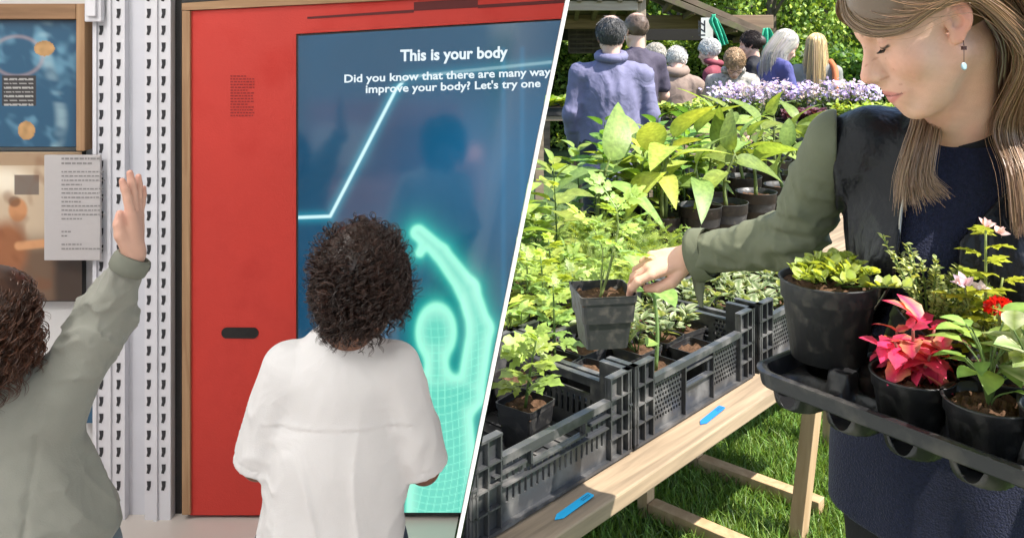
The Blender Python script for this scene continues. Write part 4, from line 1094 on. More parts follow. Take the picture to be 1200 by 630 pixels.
def crate(label, e0, d0, kind, L_=.598, W_=.395, H=.195, clip=False, group=None):
    t = thing('produce_crate', label, 'crate', T(e0+L_/2, d0+W_/2, TZ+.0005), TA, group)
    th = .0045; low = H-.05
    def slots(Lx):
        hs = []
        if kind == 'slot':
            x = .105
            while x < Lx-.105:
                hs.append((x, x+.0075, .048, .084)); 
                if abs(x-Lx/2) > .115: hs += [(x, x+.0075, .094, .112), (x, x+.0075, .122, low-.010)]
                else: hs.append((x, x+.0075, .088, .097))
                x += .0185
            hs.append((Lx/2-.085, Lx/2+.085, .106, .130))
        else:
            for a, b in (((.085, Lx/2-.075), 0), ((Lx/2+.075, Lx-.085), 0)):
                x0, x1 = a; nxx = int((x1-x0)/.0125); 
                for i in range(nxx):
                    for j in range(9):
                        xx = x0+i*.0125+(.006 if j % 2 else 0); zz = .035+j*.0125; hs.append((xx, xx+.0082, zz, zz+.0088))
            hs.append((Lx/2-.055, Lx/2+.055, .085, .118))
        return hs
    m_ = MB(); 
    def side_wall(Lx, base):
        grid_wall(m_, Lx, .008, low, th, slots(Lx), base)
        def bx(x0, x1, y0, y1, z0, z1):
            V = [base(x, y, z) for x in (x0, x1) for y in (y0, y1) for z in (z0, z1)]
            m_.add(V, np.array([[0, 1, 3, 2], [4, 6, 7, 5], [0, 4, 5, 1], [2, 3, 7, 6], [0, 2, 6, 4], [1, 5, 7, 3]]))
        bx(.085, Lx-.085, -.012, .006, low, low+.006)                       # top rim, between the raised corners
        bx(.085, Lx-.085, -.012, -.0085, low-.010, low)
        bx(.0, Lx, -.012, .0, .004, .0115)                                  # foot flange
        for c0, c1 in ((0, .085), (Lx-.085, Lx)):                           # raised corners
            bx(c0, c1, 0, th, low-.002, H); bx(c0, c1, -.012, .006, H, H+.005)
            for xx in (c0+.002, (c0+c1)/2, c1-.006): bx(xx, xx+.004, -.012, 0, .012, H)
            for zz in (.055, .10, .145): bx(c0, c1, -.012, 0, zz, zz+.004)
        if kind == 'slot':
            zz = .140
            for s in (-1, 1):
                cx = Lx/2+s*.20; bx(min(cx, Lx/2+s*.105), max(cx, Lx/2+s*.105), -.011, 0, .114, .1185)
            bx(Lx/2-.088, Lx/2+.088, -.011, .004, .130, .135); bx(Lx/2-.088, Lx/2+.088, -.011, 0, .101, .1055)
            for s in (-1, 1): bx(Lx/2+s*.09-.003, Lx/2+s*.09+.003, -.011, 0, .1055, low)
            bx(.088, Lx-.088, -.010, 0, .086, .0895)
        else:
            for xx in (.082, Lx/2-.072, Lx/2+.068, Lx-.086): bx(xx, xx+.004, -.011, 0, .012, low)
            bx(Lx/2-.07, Lx/2+.07, -.011, 0, .078, .083); bx(Lx/2-.07, Lx/2+.07, -.009, 0, .12, .124)
    ox, oy = L_/2, W_/2
    side_wall(L_, lambda x, y, z: (x-ox, y-oy+.012, z)); side_wall(L_, lambda x, y, z: (ox-x, oy-.012-y, z))
    side_wall(W_, lambda x, y, z: (ox-.012-y, x-oy, z)); side_wall(W_, lambda x, y, z: (-ox+.012+y, oy-x, z))
    o = m_.build('crate_wall', M_crate, t)
    m_ = MB(); m_.box((0, 0, .006), (L_-.03, W_-.03, .005))
    for k in range(-6, 7): m_.box((k*.043, 0, .0105), (.006, W_-.034, .004))
    b_ = m_.build('crate_floor', M_crate, t)
    if clip: clip_obj(o, 1, .009); clip_obj(b_, 1, .009)
    return t
crate('black slotted crate nearest the partition with a long hand slot in its side', -.530, 0, 'slot', L_=.526, clip=True)
crate('black mesh sided crate in mid row with one tall seedling at its front', .006, 0.0, 'mesh')
crate('black mesh sided crate furthest along the front row, behind the carried tray', .635, 0, 'mesh')

# --- plant tags lying on the front plank
M_tag = mat('tag_blue', (.02, .36, .62), .45, .4); M_tag2 = mat('tag_deepblue', (.015, .16, .52), .45, .4); M_pen = mat('pen_ink', (.02, .03, .06), .8)
for k, (px_, py_, m, lab, rot) in enumerate(((672, 594, M_tag, 'bright turquoise plant tag lying on the plank in front of the slotted crate', .02), (834, 487, M_tag2, 'deeper blue plant tag lying on the shaded plank in front of the mesh crate', .06))):
    Yt = (H_-TZ)/(py_-HY)*F_; p0 = P(px_, py_, Yt); p0[2] = TZ+.0015
    t = thing('plant_tag', lab, 'plant tag', p0, TA+rot, group='blue plant tags on the plank')
    m_ = MB(); o_ = [(-.062, 0), (-.045, -.0095), (.058, -.0095), (.062, -.007), (.062, .007), (.058, .0095), (-.045, .0095)]
    m_.prism([A(*q, 0) for q in o_], lambda q, z: (q[0], q[1], z+.0015*math.sin(q[0]*30)), 0, .0012); m_.build('tag', m, t)
    tm = MB(); rr = random.Random(k)
    for row in range(2):
        x = .028
        while x < .055: 
            ww = rr.uniform(.002, .006); y0 = .001-row*.005; tm.add([(x, y0, .0032), (x+ww, y0, .0032), (x+ww, y0+.0016, .0032), (x, y0+.0016, .0032)], np.array([[0, 1, 2, 3]])); x += ww+.0015
    tm.build('handwriting', M_pen, t)
# ================================================================== potted plants
def trim_parts(t):
    """keep a plant on its own side of the partition: leaves that would pass through it are dropped"""
    bpy.context.view_layer.update()
    for o in list(t.children):
        me = o.data; M = np.array(t.matrix_basis)@np.array(o.matrix_basis)
        V = np.array([v.co[:] for v in me.vertices]); W = V@M[:3, :3].T+M[:3, 3]
        bad = (side(W) < .006) & (W[:, 1] < 2.98)
        if bad.any():
            o.data = me = me.copy(); bm = bmesh.new(); bm.from_mesh(me); bm.verts.ensure_lookup_table()
            fs = {f for i in np.nonzero(bad)[0] for f in bm.verts[i].link_faces}
            bmesh.ops.delete(bm, geom=list(fs), context='FACES'); bm.to_mesh(me); bm.free(); me.update()
PROTO = {}
def proto(kind, k):
    key = (kind, k)
    return PROTO.get(key)
POT = 'square'
def sq_plant(kind, k):
    t = thing('potted_plant', '', 'potted plant')
    z = square_pot(t, .105, .105, M_potd if k % 2 else M_pot)
    sd_ = hash((len(kind)*31+k*7)) % 1000
    if kind == 'tomato': tomato(sd_, .20+.05*(k % 3), [LIME*.85, GREEN*1.2, LIME][k % 3], T_tomato, 14, .15).build(t, z)
    if kind == 'lobed': tomato(sd_, .17+.04*(k % 3), [LIME*.9, GREEN*1.3, LIME*1.1][k % 3], T_lobed, 13, .10).build(t, z)
    if kind == 'tall': tomato(sd_, .34+.07*(k % 3), [GREEN*1.3, LIME*.8, DEEP*1.6][k % 3], T_broad, 16, .13).build(t, z)
    if kind == 'fern': bushy(sd_, .12, .085, 60, T_fern, .06, LIME*.85, 7).build(t, z)
    if kind == 'mint': bushy(sd_, .15, .09, 90, T_simple, .04, GREEN*1.2, 7).build(t, z)
    if kind == 'pale': bushy(sd_, .07, .075, 46, T_simple, .042, A(.10, .17, .06), 6, edge=A(.45, .47, .30)).build(t, z)
    if kind == 'empty': pass
    return t
LAB = {'tomato': 'young tomato plant in a square black pot in the crowded rows of seedlings', 'lobed': 'seedling with toothed lime leaves in a square black pot among the crowded rows',
       'tall': 'tall broad leaved plant in a black pot at the back left of the table', 'fern': 'low feathery seedling in a square black pot behind the front crates',
       'mint': 'bushy small leaved herb in a square black pot among the seedlings', 'pale': 'pale edged small seedling in a square black pot in the far crates', 'empty': 'empty looking square black pot of bare compost in a front crate'}
GRP = {'tomato': 'young tomato plants on the table', 'lobed': 'toothed leaf seedlings on the table', 'tall': 'tall broad leaved plants', 'fern': 'low feathery seedlings', 'mint': 'bushy herb pots', 'pale': 'pale edged seedlings', 'empty': 'bare pots in the crates'}
cnt = {}
def put(kind, e, d, z=TZ, rot=None, pos=None, label=None):
    p = T(e, d, z) if pos is None else A(*pos)
    if p[1] < 2.98 and side(p+A(0, 0, .0)) < .068: return None
    k = cnt.get(kind, 0); cnt[kind] = k+1; nv = 4
    if (kind, k % nv) not in PROTO: t = PROTO[(kind, k % nv)] = sq_plant(kind, k % nv)
    else: t = copy_tree(PROTO[(kind, k % nv)])
    t.location = tuple(p); t.rotation_euler.z = TA+(rot if rot is not None else (k % 4)*PI/2+rng.normal(0, .08))
    tag(t, label or LAB[kind], 'potted plant', GRP[kind]); 
    if p[1] < 3.1: PLACED.append(t)
    return t
PLACED = []
zc = TZ+.013
# crates
for e, d, k in ((-.40, .315, 'lobed'), (-.285, .31, 'tomato'), (-.165, .315, 'lobed'), (-.06, .31, 'empty'), (-.285, .195, 'tomato'), (-.165, .195, 'lobed'),
                (.085, .315, 'lobed'), (.20, .315, 'empty'), (.31, .32, 'pale'), (.42, .32, 'pale'), (.53, .32, 'pale'), (.31, .205, 'pale'), (.425, .205, 'pale'), (.535, .20, 'pale'), (.10, .20, 'empty')):
    put(k, e, d, zc)
for e in (.72, .83, .94, 1.05, 1.16):
    for d in (.09, .2, .31): put('pale', e, d, zc)
# rows behind
for d in (.465, .58, .695, .81, .925, 1.04, 1.155):
    for i in range(17):
        e = -.62+i*.12+(.05 if int(d*100) % 2 else 0)
        if e > 1.32: continue
        u = e-.15*d
        if d > .9 and e < .85: k = 'tall' if (i+int(d*10)) % 2 else 'lobed'
        elif u > .42: k = 'fern' if rng.random() < .75 else 'mint'
        elif u > .1: k = ['lobed', 'fern', 'tomato', 'mint'][rng.integers(4)]
        else: k = ['tomato', 'lobed', 'lobed', 'tomato', 'mint'][rng.integers(5)]
        put(k, e, d)
for i in range(7):
    for j, d in enumerate((1.1, 1.23, 1.36)):
        put('tall' if (i+j) % 3 else 'mint', 1.5+i*.125, d)
for t in PLACED: trim_parts(t)
def potted(label, pos, build, r=.055, h=.105, sq=True, m=None, rz=0, name='potted_plant', tilt=None, lip=0, cat='potted plant', group=None, soil=.84):
    t = thing(name, label, cat, pos, rz, group)
    if tilt is not None: t.rotation_euler = tilt
    z = square_pot(t, r*2, h, m, soil) if sq else round_pot(t, r, h, m, soil=soil)
    if build is not None: build.build(t, z)
    return t
# the tall seedling at the front of the middle crate
p = Plant(77); q = p.stem([(0, 0, 0), (.008, 0, .09), (.012, .01, .17), (.0, .02, .23)], .0055, .004, (.16, .25, .08), 8)
for a, el, b, L in ((0.3, .4, .17, .10), (2.6, .3, .2, .11), (4.2, .2, .21, .10), (1.4, .7, .23, .12), (5.3, .8, .23, .12), (3.4, .9, .23, .09)):
    p.lv(T_broad, A(.008, .012, b), A(math.cos(a)*math.cos(el), math.sin(a)*math.cos(el), math.sin(el)), A(0, 0, 1), L, L*1.1, col=GREEN*1.5)
p.stem([(.008, 0, .055), (-.03, -.012, .09)], .0018); p.lv(T_simple, A(-.03, -.012, .09), A(-.8, -.3, .2), A(0, -.4, 1), .05, .075, col=LIME)
potted('single tall stemmed seedling in a black pot at the front of the middle crate', T(.245, .10, zc), p, .058, .10, rz=TA)
potted('shaded square black pot without a plant in the front of the middle crate', T(.43, .09, zc), None, .055, .10, rz=TA)
# terracotta pot between the seedlings
t = thing('terracotta_pot', 'small orange terracotta pot half hidden between the tall leafy plants', 'flower pot', T(.78, .98, TZ))

# large leaved plants in round pots
def on(px_, py_, z): Y = (H_-z)/(py_-HY)*F_; return P(px_, py_, Y)
RZ = TZ+.205
spots = [(851, 236), (886, 224), (829, 221), (833, 206), (871, 206), (897, 198), (918, 216), (932, 203), (842, 194), (908, 186), (862, 180), (888, 176), (934, 182), (820, 240)]
descr = ['standing nearest in the middle of the group', 'with a large leaf held to the right', 'close behind the nearest pot on its left', 'at the left end of the second row', 'in the centre of the second row', 'right of centre in the third row',
         'at the near right by the olive sleeve', 'further back beside the olive sleeve', 'at the back left of the group', 'furthest back of the group', 'in the last row left of its middle', 'in the middle of the last row', 'at the right end of the last row', 'nearest the yellow green cluster']
rt_ = .100
for i, (a, b) in enumerate(spots):
    c = on(a, b, RZ); c[2] = TZ
    t = thing('potted_plant', 'big leaved plant in a round black pot '+descr[i], 'potted plant', c, i*.7, 'large leaved plants in round pots')
    z = round_pot(t, rt_, .205, M_pot if i % 2 else M_potd, n=40)
    canna(20+i, .82*[.30, .34, .30, .33, .28, .33, .26, .3, .36, .34, .3, .28, .3, .24][i], [4, 5, 4, 4, 4, 5, 4, 4, 5, 5, 4, 4, 4, 3][i], [LIME*.8, GREEN*1.2, LIME*.7, GREEN*1.1, LIME*.85][i % 5], .215, i*1.3+2.0).build(t, z)
# yellowing cluster
for j, (a, b, h, n, lab) in enumerate(((776, 252, .36, 6, 'tall yellow green big leaved plant with bent scorched leaves by the purple jacket'), (742, 240, .30, 6, 'big leaved plant with pale folded leaves left of the yellow green one'), (806, 228, .33, 4, 'slim big leaved plant with one upright rolled leaf behind the yellow green one'), (700, 262, .28, 6, 'dark green big leaved plant in front of the man in the purple jacket'))):
    c = on(a, b, TZ+.16); c[2] = TZ
    t = thing('potted_plant', lab, 'potted plant', c, j*.9+.4, 'large leaved plants by the purple jacket')
    z = round_pot(t, .085, .16, M_pot, n=30)
    pl = canna(61+j, h, n, [A(.27, .36, .07), A(.24, .34, .11), LIME*.75, GREEN*1.2][j], .24, 1.0+j)
    if j < 2:
        pl2 = canna(81+j, h*.8, 4, [A(.33, .40, .09), A(.36, .42, .18)][j], .22, 2.6); pl.f.add(np.concatenate(pl2.f.V), [np.concatenate(x) for x in pl2.f.F.values()], np.concatenate(pl2.f.C)); pl.st.add(np.concatenate(pl2.st.V)+A(.025, .01, 0), [np.concatenate(x) for x in pl2.st.F.values()], np.concatenate(pl2.st.C))
    pl.build(t, z)

# --- bench of flowers beyond
M_dark = mat('tray_black', (.016, .016, .017), .45, .45, stain=(.06, .055, .05), sscale=12)
def bench(label, x0, x1, y0, y1, z, m):
    t = thing('staging_bench', label, 'bench', ((x0+x1)/2, (y0+y1)/2, 0))
    n = 3; w_ = (y1-y0)/n
    for k in range(n):
        m_ = MB(); m_.box((0, -((y1-y0)/2)+w_*(k+.5), z-.02), (x1-x0, w_-.012, .036)); bevel(m_.build('board', m, t), .003)
    for sx in (-1, 1):
        for sy in (-1, 1):
            m_ = MB(); m_.box((sx*((x1-x0)/2-.08), sy*((y1-y0)/2-.06), (z-.04)/2), (.06, .06, z-.04)); m_.build('leg', m, t)
    return t
bench('wooden staging bench carrying trays of lilac flowers in front of the shoppers', .86, 2.75, 5.85, 6.35, .93, M_plank2)
bench('small wooden bench with a tray of lettuce beside the man in purple', .12, .62, 6.15, 6.6, 1.0, M_plank2)
def cell_tray(label, pos, L_, W_, kind, seed, name='plant_tray', n=8, h=.055):
    t = thing(name, label, 'plant tray', pos)
    m_ = MB(); wl_ = .006
    for s in (-1, 1):
        m_.box((0, s*(W_/2), h/2), (L_, wl_, h)); m_.box((s*(L_/2), 0, h/2), (wl_, W_-wl_*1.1, h)); m_.box((0, s*(W_/2+.004), h+.002), (L_+.02, .014, .004)); m_.box((s*(L_/2+.004), 0, h+.0035), (.014, W_, .004))
    m_.box((0, 0, .004), (L_-.01, W_-.01, .006))
    for k in range(1, 5): m_.box((-L_/2+L_*k/5, 0, h*.45), (.006, W_-.01, h*.8))
    m_.build('tray', M_dark, t)
    m_ = MB(); m_.box((0, 0, h*.7), (L_-.014, W_-.014, .01)); m_.build('soil', M_soil, t)
    f = MB(); s_ = MB(); r = np.random.default_rng(seed)
    for k in range(n):
        if kind == 'lilac': p = flowers(seed*10+k, .215, .115, 26, A(.50, .43, .72) if k % 3 else A(.62, .58, .78))
        elif kind == 'lettuce': p = bushy(seed*10+k, .06, .05, 26, T_round, .065, A(.22, .34, .05), 4, up=.9)
        elif kind == 'purple': p = bushy(seed*10+k, .08, .07, 50, T_round, .05, A(.075, .022, .04), 5)
        elif kind == 'pink': p = flowers(seed*10+k, .12, .07, 10, A(.55, .10, .18))
        else: p = bushy(seed*10+k, .13, .08, 80, T_simple, .045, [DEEP*1.3, LIME*1.1, GREEN][k % 3] if kind == 'green' else LIME*1.2, 6)
        o_ = A((-.5+(k % 4+.5)/4)*L_*.9, (-.5+(k//4+.5)/max(1, n//4))*W_*.75, h*.75)
        a = r.uniform(0, 6.28); c, sn = math.cos(a), math.sin(a); Rz = A([c, -sn, 0], [sn, c, 0], [0, 0, 1])
        for src, dst in ((p.f, f), (p.st, s_)):
            dst.add(np.concatenate(src.V)@Rz.T+o_, [np.concatenate(x) for x in src.F.values()], np.concatenate(src.C))
    s_.build('stem', M_leaf2, t, True, True); f.build('foliage', M_leaf2, t, True, True)
zb = .931
for i, (x, y, k, lab) in enumerate(((1.08, 6.0, 'green', 'black tray of dark green plants in front of the beige coat'), (1.50, 6.2, 'lime', 'black tray of lime green plants at the left of the flowers'),
        (1.62, 5.97, 'lilac', 'black tray of lilac flowers nearest the stooping woman with glasses'), (2.02, 6.2, 'lilac', 'black tray of lilac flowers behind the dark purple foliage'), (2.05, 5.95, 'purple', 'black tray of dark purple foliage at the front edge of the bench'),
        (2.46, 6.2, 'lilac', 'black tray of lilac flowers nearest the blonde woman'), (2.47, 5.95, 'lime', 'black tray of yellow green plants at the right end of the bench'))):
    cell_tray(lab, (x, y, zb), .40, .22, k, 30+i)
cell_tray('black tray of lettuce seedlings on the small bench beside the partition', (.33, 6.3, 1.001), .42, .3, 'lettuce', 44)
bench('low dark bench of nursery plants at the right beyond the blonde woman', 2.9, 4.6, 6.6, 7.3, .75, M_plank2)
for i in range(6):
    cell_tray(['black tray of leafy green plants at the left front of the low dark bench', 'black tray of pink flowers on the low dark bench', 'black tray of lime plants at the right of the low dark bench', 'black tray of dark purple leaves at the back of the low dark bench', 'black tray of bright green plants behind the pink flowers', 'black tray of green plants at the far right of the low dark bench'][i],
              (3.15+(i % 3)*.5, 6.78+(i//3)*.3, .751), .42, .24, ['green', 'pink', 'lime', 'purple', 'lime', 'green'][i], 60+i)

# terracotta pot
m_ = MB(); m_.lathe([(.0, .003), (.04, 0), (.055, .085), (.062, .086), (.064, .115), (.057, .115), (.05, .02)], n=28); m_.build('pot', M_terra, bpy.data.objects['terracotta_pot'], True)

# ================================================================== the carried tray and its pots
GA = A(.37, 1.30, 1.108); GX = unit(A(.61, -.79, 0)); GH = A(-GX[1], GX[0], 0)
def G(g_, h_, z=0): return GA+GX*g_+GH*h_+A(0, 0, z)
ta = math.atan2(GX[1], GX[0])
tr = thing('carrying_tray', 'black plastic carrying tray with moulded cells held against the navy dress', 'tray', G(.27, .13, -.055), ta)
L_, W_ = .54, .265; zt = .055
m_ = MB()
o1 = []; 
def rr_pts(hx, hy, r, m=6):
    o = []
    for q, (sx, sy) in enumerate(((1, 1), (-1, 1), (-1, -1), (1, -1))):
        for k in range(m):
            a = (q+k/(m-1))*PI/2; o.append((sx*(hx-r)+r*math.cos(a), sy*(hy-r)+r*math.sin(a)))
    return np.array(o)
prof = [(-.010, -.024), (.002, -.024), (.003, -.022), (.0055, -.003), (.0085, -.0025), (.0085, 0), (.002, .0012), (-.004, 0), (-.0065, -.010), (-.009, -.024)]
V = []; 
for off, z in prof: q = rr_pts(L_/2+off, W_/2+off, .035+off*.5); V.append(np.c_[q, np.full(len(q), zt+z)])
n = len(V[0]); k = len(V); i, j = np.meshgrid(np.arange(k-1), np.arange(n), indexing='ij'); j2 = (j+1) % n
m_.add(np.concatenate(V), np.stack([i*n+j, i*n+j2, (i+1)*n+j2, (i+1)*n+j], -1).reshape(-1, 4))
M_tray = mat('tray_shiny', (.012, .012, .013), .32, .3, stain=(.06, .055, .05), sscale=22, bump=.15, bscale=60)
m_.build('rim', M_tray, tr, False)
# deck: one sheet that dips into cups and rises into posts
nx, ny = 150, 76
X, Yq = np.meshgrid(np.linspace(-L_/2+.009, L_/2-.009, nx), np.linspace(-W_/2+.009, W_/2-.009, ny), indexing='ij')
cx, cy = .0875, .0883
u = np.mod(X/cx, 1)-.5; v = np.mod(Yq/cy+.5, 1)-.5
rr_ = np.hypot(u*cx, v*cy)
cup = sm(.041-rr_, 0, .007)
u2 = np.mod(X/cx+.5, 1)-.5; v2 = np.mod(Yq/cy, 1)-.5; rp = np.maximum(np.abs(u2*cx), np.abs(v2*cy)); post = sm(.021-rp, 0, .006)
inside = (np.abs(X) < L_/2-.03) & (np.abs(Yq) < W_/2-.03)
Z = zt-.0225-.0275*cup+.026*post*inside
qx, qy = np.abs(X)-(L_/2-.037), np.abs(Yq)-(W_/2-.037); qd = np.hypot(qx, qy); kk = np.where((qx > 0) & (qy > 0) & (qd > .028), .028/np.maximum(qd, 1e-6), 1)
X2 = np.where(kk < 1, np.sign(X)*(L_/2-.037+qx*kk), X); Y2_ = np.where(kk < 1, np.sign(Yq)*(W_/2-.037+qy*kk), Yq)
V = np.stack([X2, Y2_, Z], -1).reshape(-1, 3); i, j = np.meshgrid(np.arange(nx-1), np.arange(ny-1), indexing='ij')
F = np.stack([i*ny+j, (i+1)*ny+j, (i+1)*ny+j+1, i*ny+j+1], -1).reshape(-1, 4)
o = mk('cell_deck', V, F, M_tray, tr, True); sdm = o.modifiers.new('thick', 'SOLIDIFY'); sdm.thickness = .0012
zp = -.048       # where the cups end, relative to the rim
def tray_pot(label, g_, h_, r, h, plant, z=zp, tilt=None, rz=0, soil=.84, m=None, group=None):
    return potted(label, G(g_, h_, z), plant, r, h, False, m or M_pot, rz, tilt=tilt, soil=soil, group=group)
p = bushy(101, .032, .060, 620, T_round, .018, A(.22, .31, .05), 44, up=1.1, edge=A(.34, .40, .12)); 
tray_pot('large round black pot of low lime green leaves at the tray corner', .045, .125, .0735, .122, p, z=.0, soil=.93, m=M_potd)
p = bushy(102, .095, .075, 1700, T_simple, .0105, A(.20, .27, .08), 46, up=.6, edge=A(.40, .44, .22))
tray_pot('tilted black pot with a bushy pale thyme beside the big round pot', .135, .195, .062, .10, p, z=-.02, tilt=(-.10, .42, ta), soil=.9)
# coleus
p = Plant(103); r = p.r
T_col = leaf_tmpl(8, .66, .2, .5, .8, serr=.08)
for a, b, h in ((0, 0, .075), (-.03, -.01, .06), (.035, .01, .07), (-.01, .03, .06), (.01, -.03, .05), (-.04, .02, .045), (.03, -.025, .055)):
    p.stem([(a*.2, b*.2, 0), (a*.7, b*.7, h*.6), (a, b, h)], .003, .002, (.30, .10, .08))
    for lev in (.45, .75, 1.0):
        nn = 4 if lev < 1 else 2; a0 = r.uniform(0, 6)
        for k in range(nn):
            aa = a0+k*2*PI/nn; el = {.45: .0, .75: .25, 1.0: .7}[lev]; d = A(math.cos(aa)*math.cos(el), math.sin(aa)*math.cos(el), math.sin(el))
            L = .036*r.uniform(.7, 1.25)*(.75 if lev == 1 else 1)
            p.lv(T_col, A(a*lev, b*lev, h*lev), d, A(0, 0, 1)+r.normal(0, .3, 3), L, L*1.1, col=A(.50, .035, .10)*r.uniform(.6, 1.3), edge=A(.58, .32, .16) if r.random() < .3 else A(.52, .07, .12))
for k, (aa, el) in enumerate(((.45, .45), (1.9, .9), (3.0, .2), (1.1, 1.0))):
    d = A(math.cos(aa-ta)*math.cos(el), math.sin(aa-ta)*math.cos(el), math.sin(el)); p.lv(T_col, A([.02, .01, -.02, .015][k], .01, [.075, .085, .05, .085][k]), d, A(0, 0, 1), [.056, .046, .048, .042][k], [.054, .05, .05, .044][k], col=A(.56, .035, .11)*r.uniform(.8, 1.2), edge=A(.60, .36, .18) if k in (1, 3) else None)
tray_pot('round black pot with a crimson pink leaved plant at the front of the tray', .2, .088, .056, .080, p)
# broad green leaves, front right
p = Plant(104); r = p.r
for k in range(24):
    aa = k*2.4; el = r.uniform(-.1, .7); h = r.uniform(.02, .10); d = A(math.cos(aa)*math.cos(el), math.sin(aa)*math.cos(el), math.sin(el)); L = .038*r.uniform(.6, 1.3)
    p.stem([(0, 0, 0), A(0, 0, h*.7)+d*.01, A(0, 0, h)+d*.03], .0016, .001); p.lv(T_broad, A(0, 0, h)+d*.025, d, A(0, 0, 1)+r.normal(0, .2, 3), L, L*1.2, col=[GREEN*1.4, LIME*.9, A(.14, .24, .06)][k % 3]*r.uniform(.8, 1.2))
tray_pot('round black pot with broad green leaves beside the crimson one', .302, .085, .056, .080, p)
# tall flowering stem with yellow green leaves
p = Plant(105); r = p.r
for k, (a, b, h) in enumerate(((0, 0, .20), (-.03, .0, .12), (.03, .01, .13), (-.015, .02, .10))):
    q = p.stem([(0, 0, 0), (a*.5, b*.5, h*.5), (a, b, h)], .0028, .0015, (.22, .26, .07))
    m = 12 if k == 0 else 8; t_ = np.linspace(.25, .95, m); pos = np.stack([np.interp(t_, np.linspace(0, 1, len(q)), q[:, c]) for c in range(3)], 1)
    aa = np.arange(m)*2.4+k; d = np.stack([np.cos(aa), np.sin(aa), .35+0*aa], 1); p.lv(T_lobed, pos, d, A(0, 0, 1), .05*r.uniform(.7, 1.1, m), col=jcol(r, A(.24, .30, .03), m, .2))
def bloom(p, c, col, n=7, L=.022, seed=1, nn=A(0, -.6, 1)):
    r = np.random.default_rng(seed)
    for k in range(n):
        d = unit(rdir(r, 1, .0, 1)[0]+A(0, 0, .3)); p.lv(T_simple, c, d, nn+r.normal(0, .3, 3), L*r.uniform(.8, 1.2), L*1.3, col=np.asarray(col)*r.uniform(.85, 1.15))
bloom(p, A(0, 0, .205), (.62, .42, .44), 7, .015, 3); bloom(p, A(.02, 0, .195), (.64, .46, .48), 6, .014, 5)
bloom(p, A(-.035, -.01, .125), (.62, .48, .62), 12, .017, 7); bloom(p, A(-.012, -.012, .118), (.70, .60, .66), 9, .015, 8)
tray_pot('black pot with a tall pale pink flower stem over lime leaves at the tray back', .255, .185, .05, .09, p)
# red flower head
p = bushy(106, .09, .05, 40, T_simple, .04, A(.16, .24, .06), 5, edge=A(.40, .42, .24)); p.stem([(0, 0, 0), (-.01, -.01, .08), (-.012, -.012, .108)], .0028, .0022, (.18, .2, .06))
r = np.random.default_rng(9); dd = rdir(r, 110, -.35, 1); p.lv(T_round, A(-.012, -.012, .108)+dd*A(.013, .013, .010), dd+r.normal(0, .3, (110, 3)), rdir(r, 110), .0085, .010, col=jcol(r, A(.50, .015, .012), 110, .35, .0))
tray_pot('black pot with a single round scarlet flower head behind the broad leaves', .285, .168, .045, .085, p)
p = bushy(107, .15, .075, 70, T_simple, .05, A(.14, .22, .07), 8, edge=A(.48, .50, .34)); bloom(p, A(-.02, -.02, .14), (.62, .08, .10), 12, .02, 4)
tray_pot('black pot of cream edged leaves and small red blooms at the right of the tray', .385, .10, .05, .09, p)

# ================================================================== the pot held up by the hand
p = Plant(110); r = p.r
q = p.stem([(-.005, 0, 0), (.010, .0, .04), (.026, .01, .09), (.04, .02, .14), (.035, .02, .185)], .0036, .002, (.20, .26, .08), 8)
q2 = p.stem([(-.003, .002, 0), (-.002, .0, .05), (.0, .0, .10), (-.02, .0, .145)], .0022, .0012, (.20, .26, .08))
for qq, n_, s_ in ((q, 12, .085), (q2, 7, .065)):
    t_ = np.linspace(.35, 1, n_); pos = np.stack([np.interp(t_, np.linspace(0, 1, len(qq)), qq[:, c]) for c in range(3)], 1); aa = np.arange(n_)*2.4+1; el = np.linspace(.1, .9, n_)
    d = np.stack([np.cos(aa)*np.cos(el), np.sin(aa)*np.cos(el), np.sin(el)], 1); p.lv(T_tomato, pos, d, A(0, 0, 1)+r.normal(0, .3, (n_, 3)), s_*r.uniform(.7, 1.15, n_), col=jcol(r, GREEN*1.5, n_, .2, .35))
HP = P(706, 369, 1.80)       # pot centre
held = potted('square black pot with a young tomato plant lifted up by the woman', HP-A(0, 0, .056), p, .060, .112, True, M_potd, .16)
# ================================================================== the woman choosing plants
wo = thing('person', 'woman with long light brown hair in a black jacket lifting a potted tomato plant', 'person', (.76, 1.46, 0))
nbw = A(.75, 1.42, 1.455)
ft = unit(A(-.35, -.94, 0)); Rt = frame(ft)
fh = unit(A(-.999, .03, 0)); pit = math.radians(25)
fw = fh*math.cos(pit)+A(0, 0, -math.sin(pit)); uw = fh*math.sin(pit)+A(0, 0, math.cos(pit)); lw = np.cross(uw, fw)
rol = math.radians(3); Rw = np.stack([fw, lw*math.cos(rol)+uw*math.sin(rol), uw*math.cos(rol)-lw*math.sin(rol)])
hw = A(.643, 1.325, 1.622); HS = 1.04
def hl(*q): return hw+HS*(np.array(q, float)@Rw)
skw = A(.60, .34, .245)
def whead(p): return head_sdf(p, hw, Rw, HS, nbw+A(-.0, .0, -.02))
lo, hi = bb([hw, nbw], .15)
pcs = [piece(whead, lo, hi, .0022, lambda V: face_color(V, hw, Rw, HS, skw, (.50, .17, .15), (.20, .11, .06), blush=.35), 1)]
shR = nbw-Rt[1]*.185+A(0, 0, -.03); elR = A(.535, 1.62, 1.222); wrR = A(.372, 1.775, 1.150)
shL = nbw+Rt[1]*.185+A(0, 0, -.03); elL = A(1.02, 1.17, 1.20); wrL = A(.875, .915, 1.10)
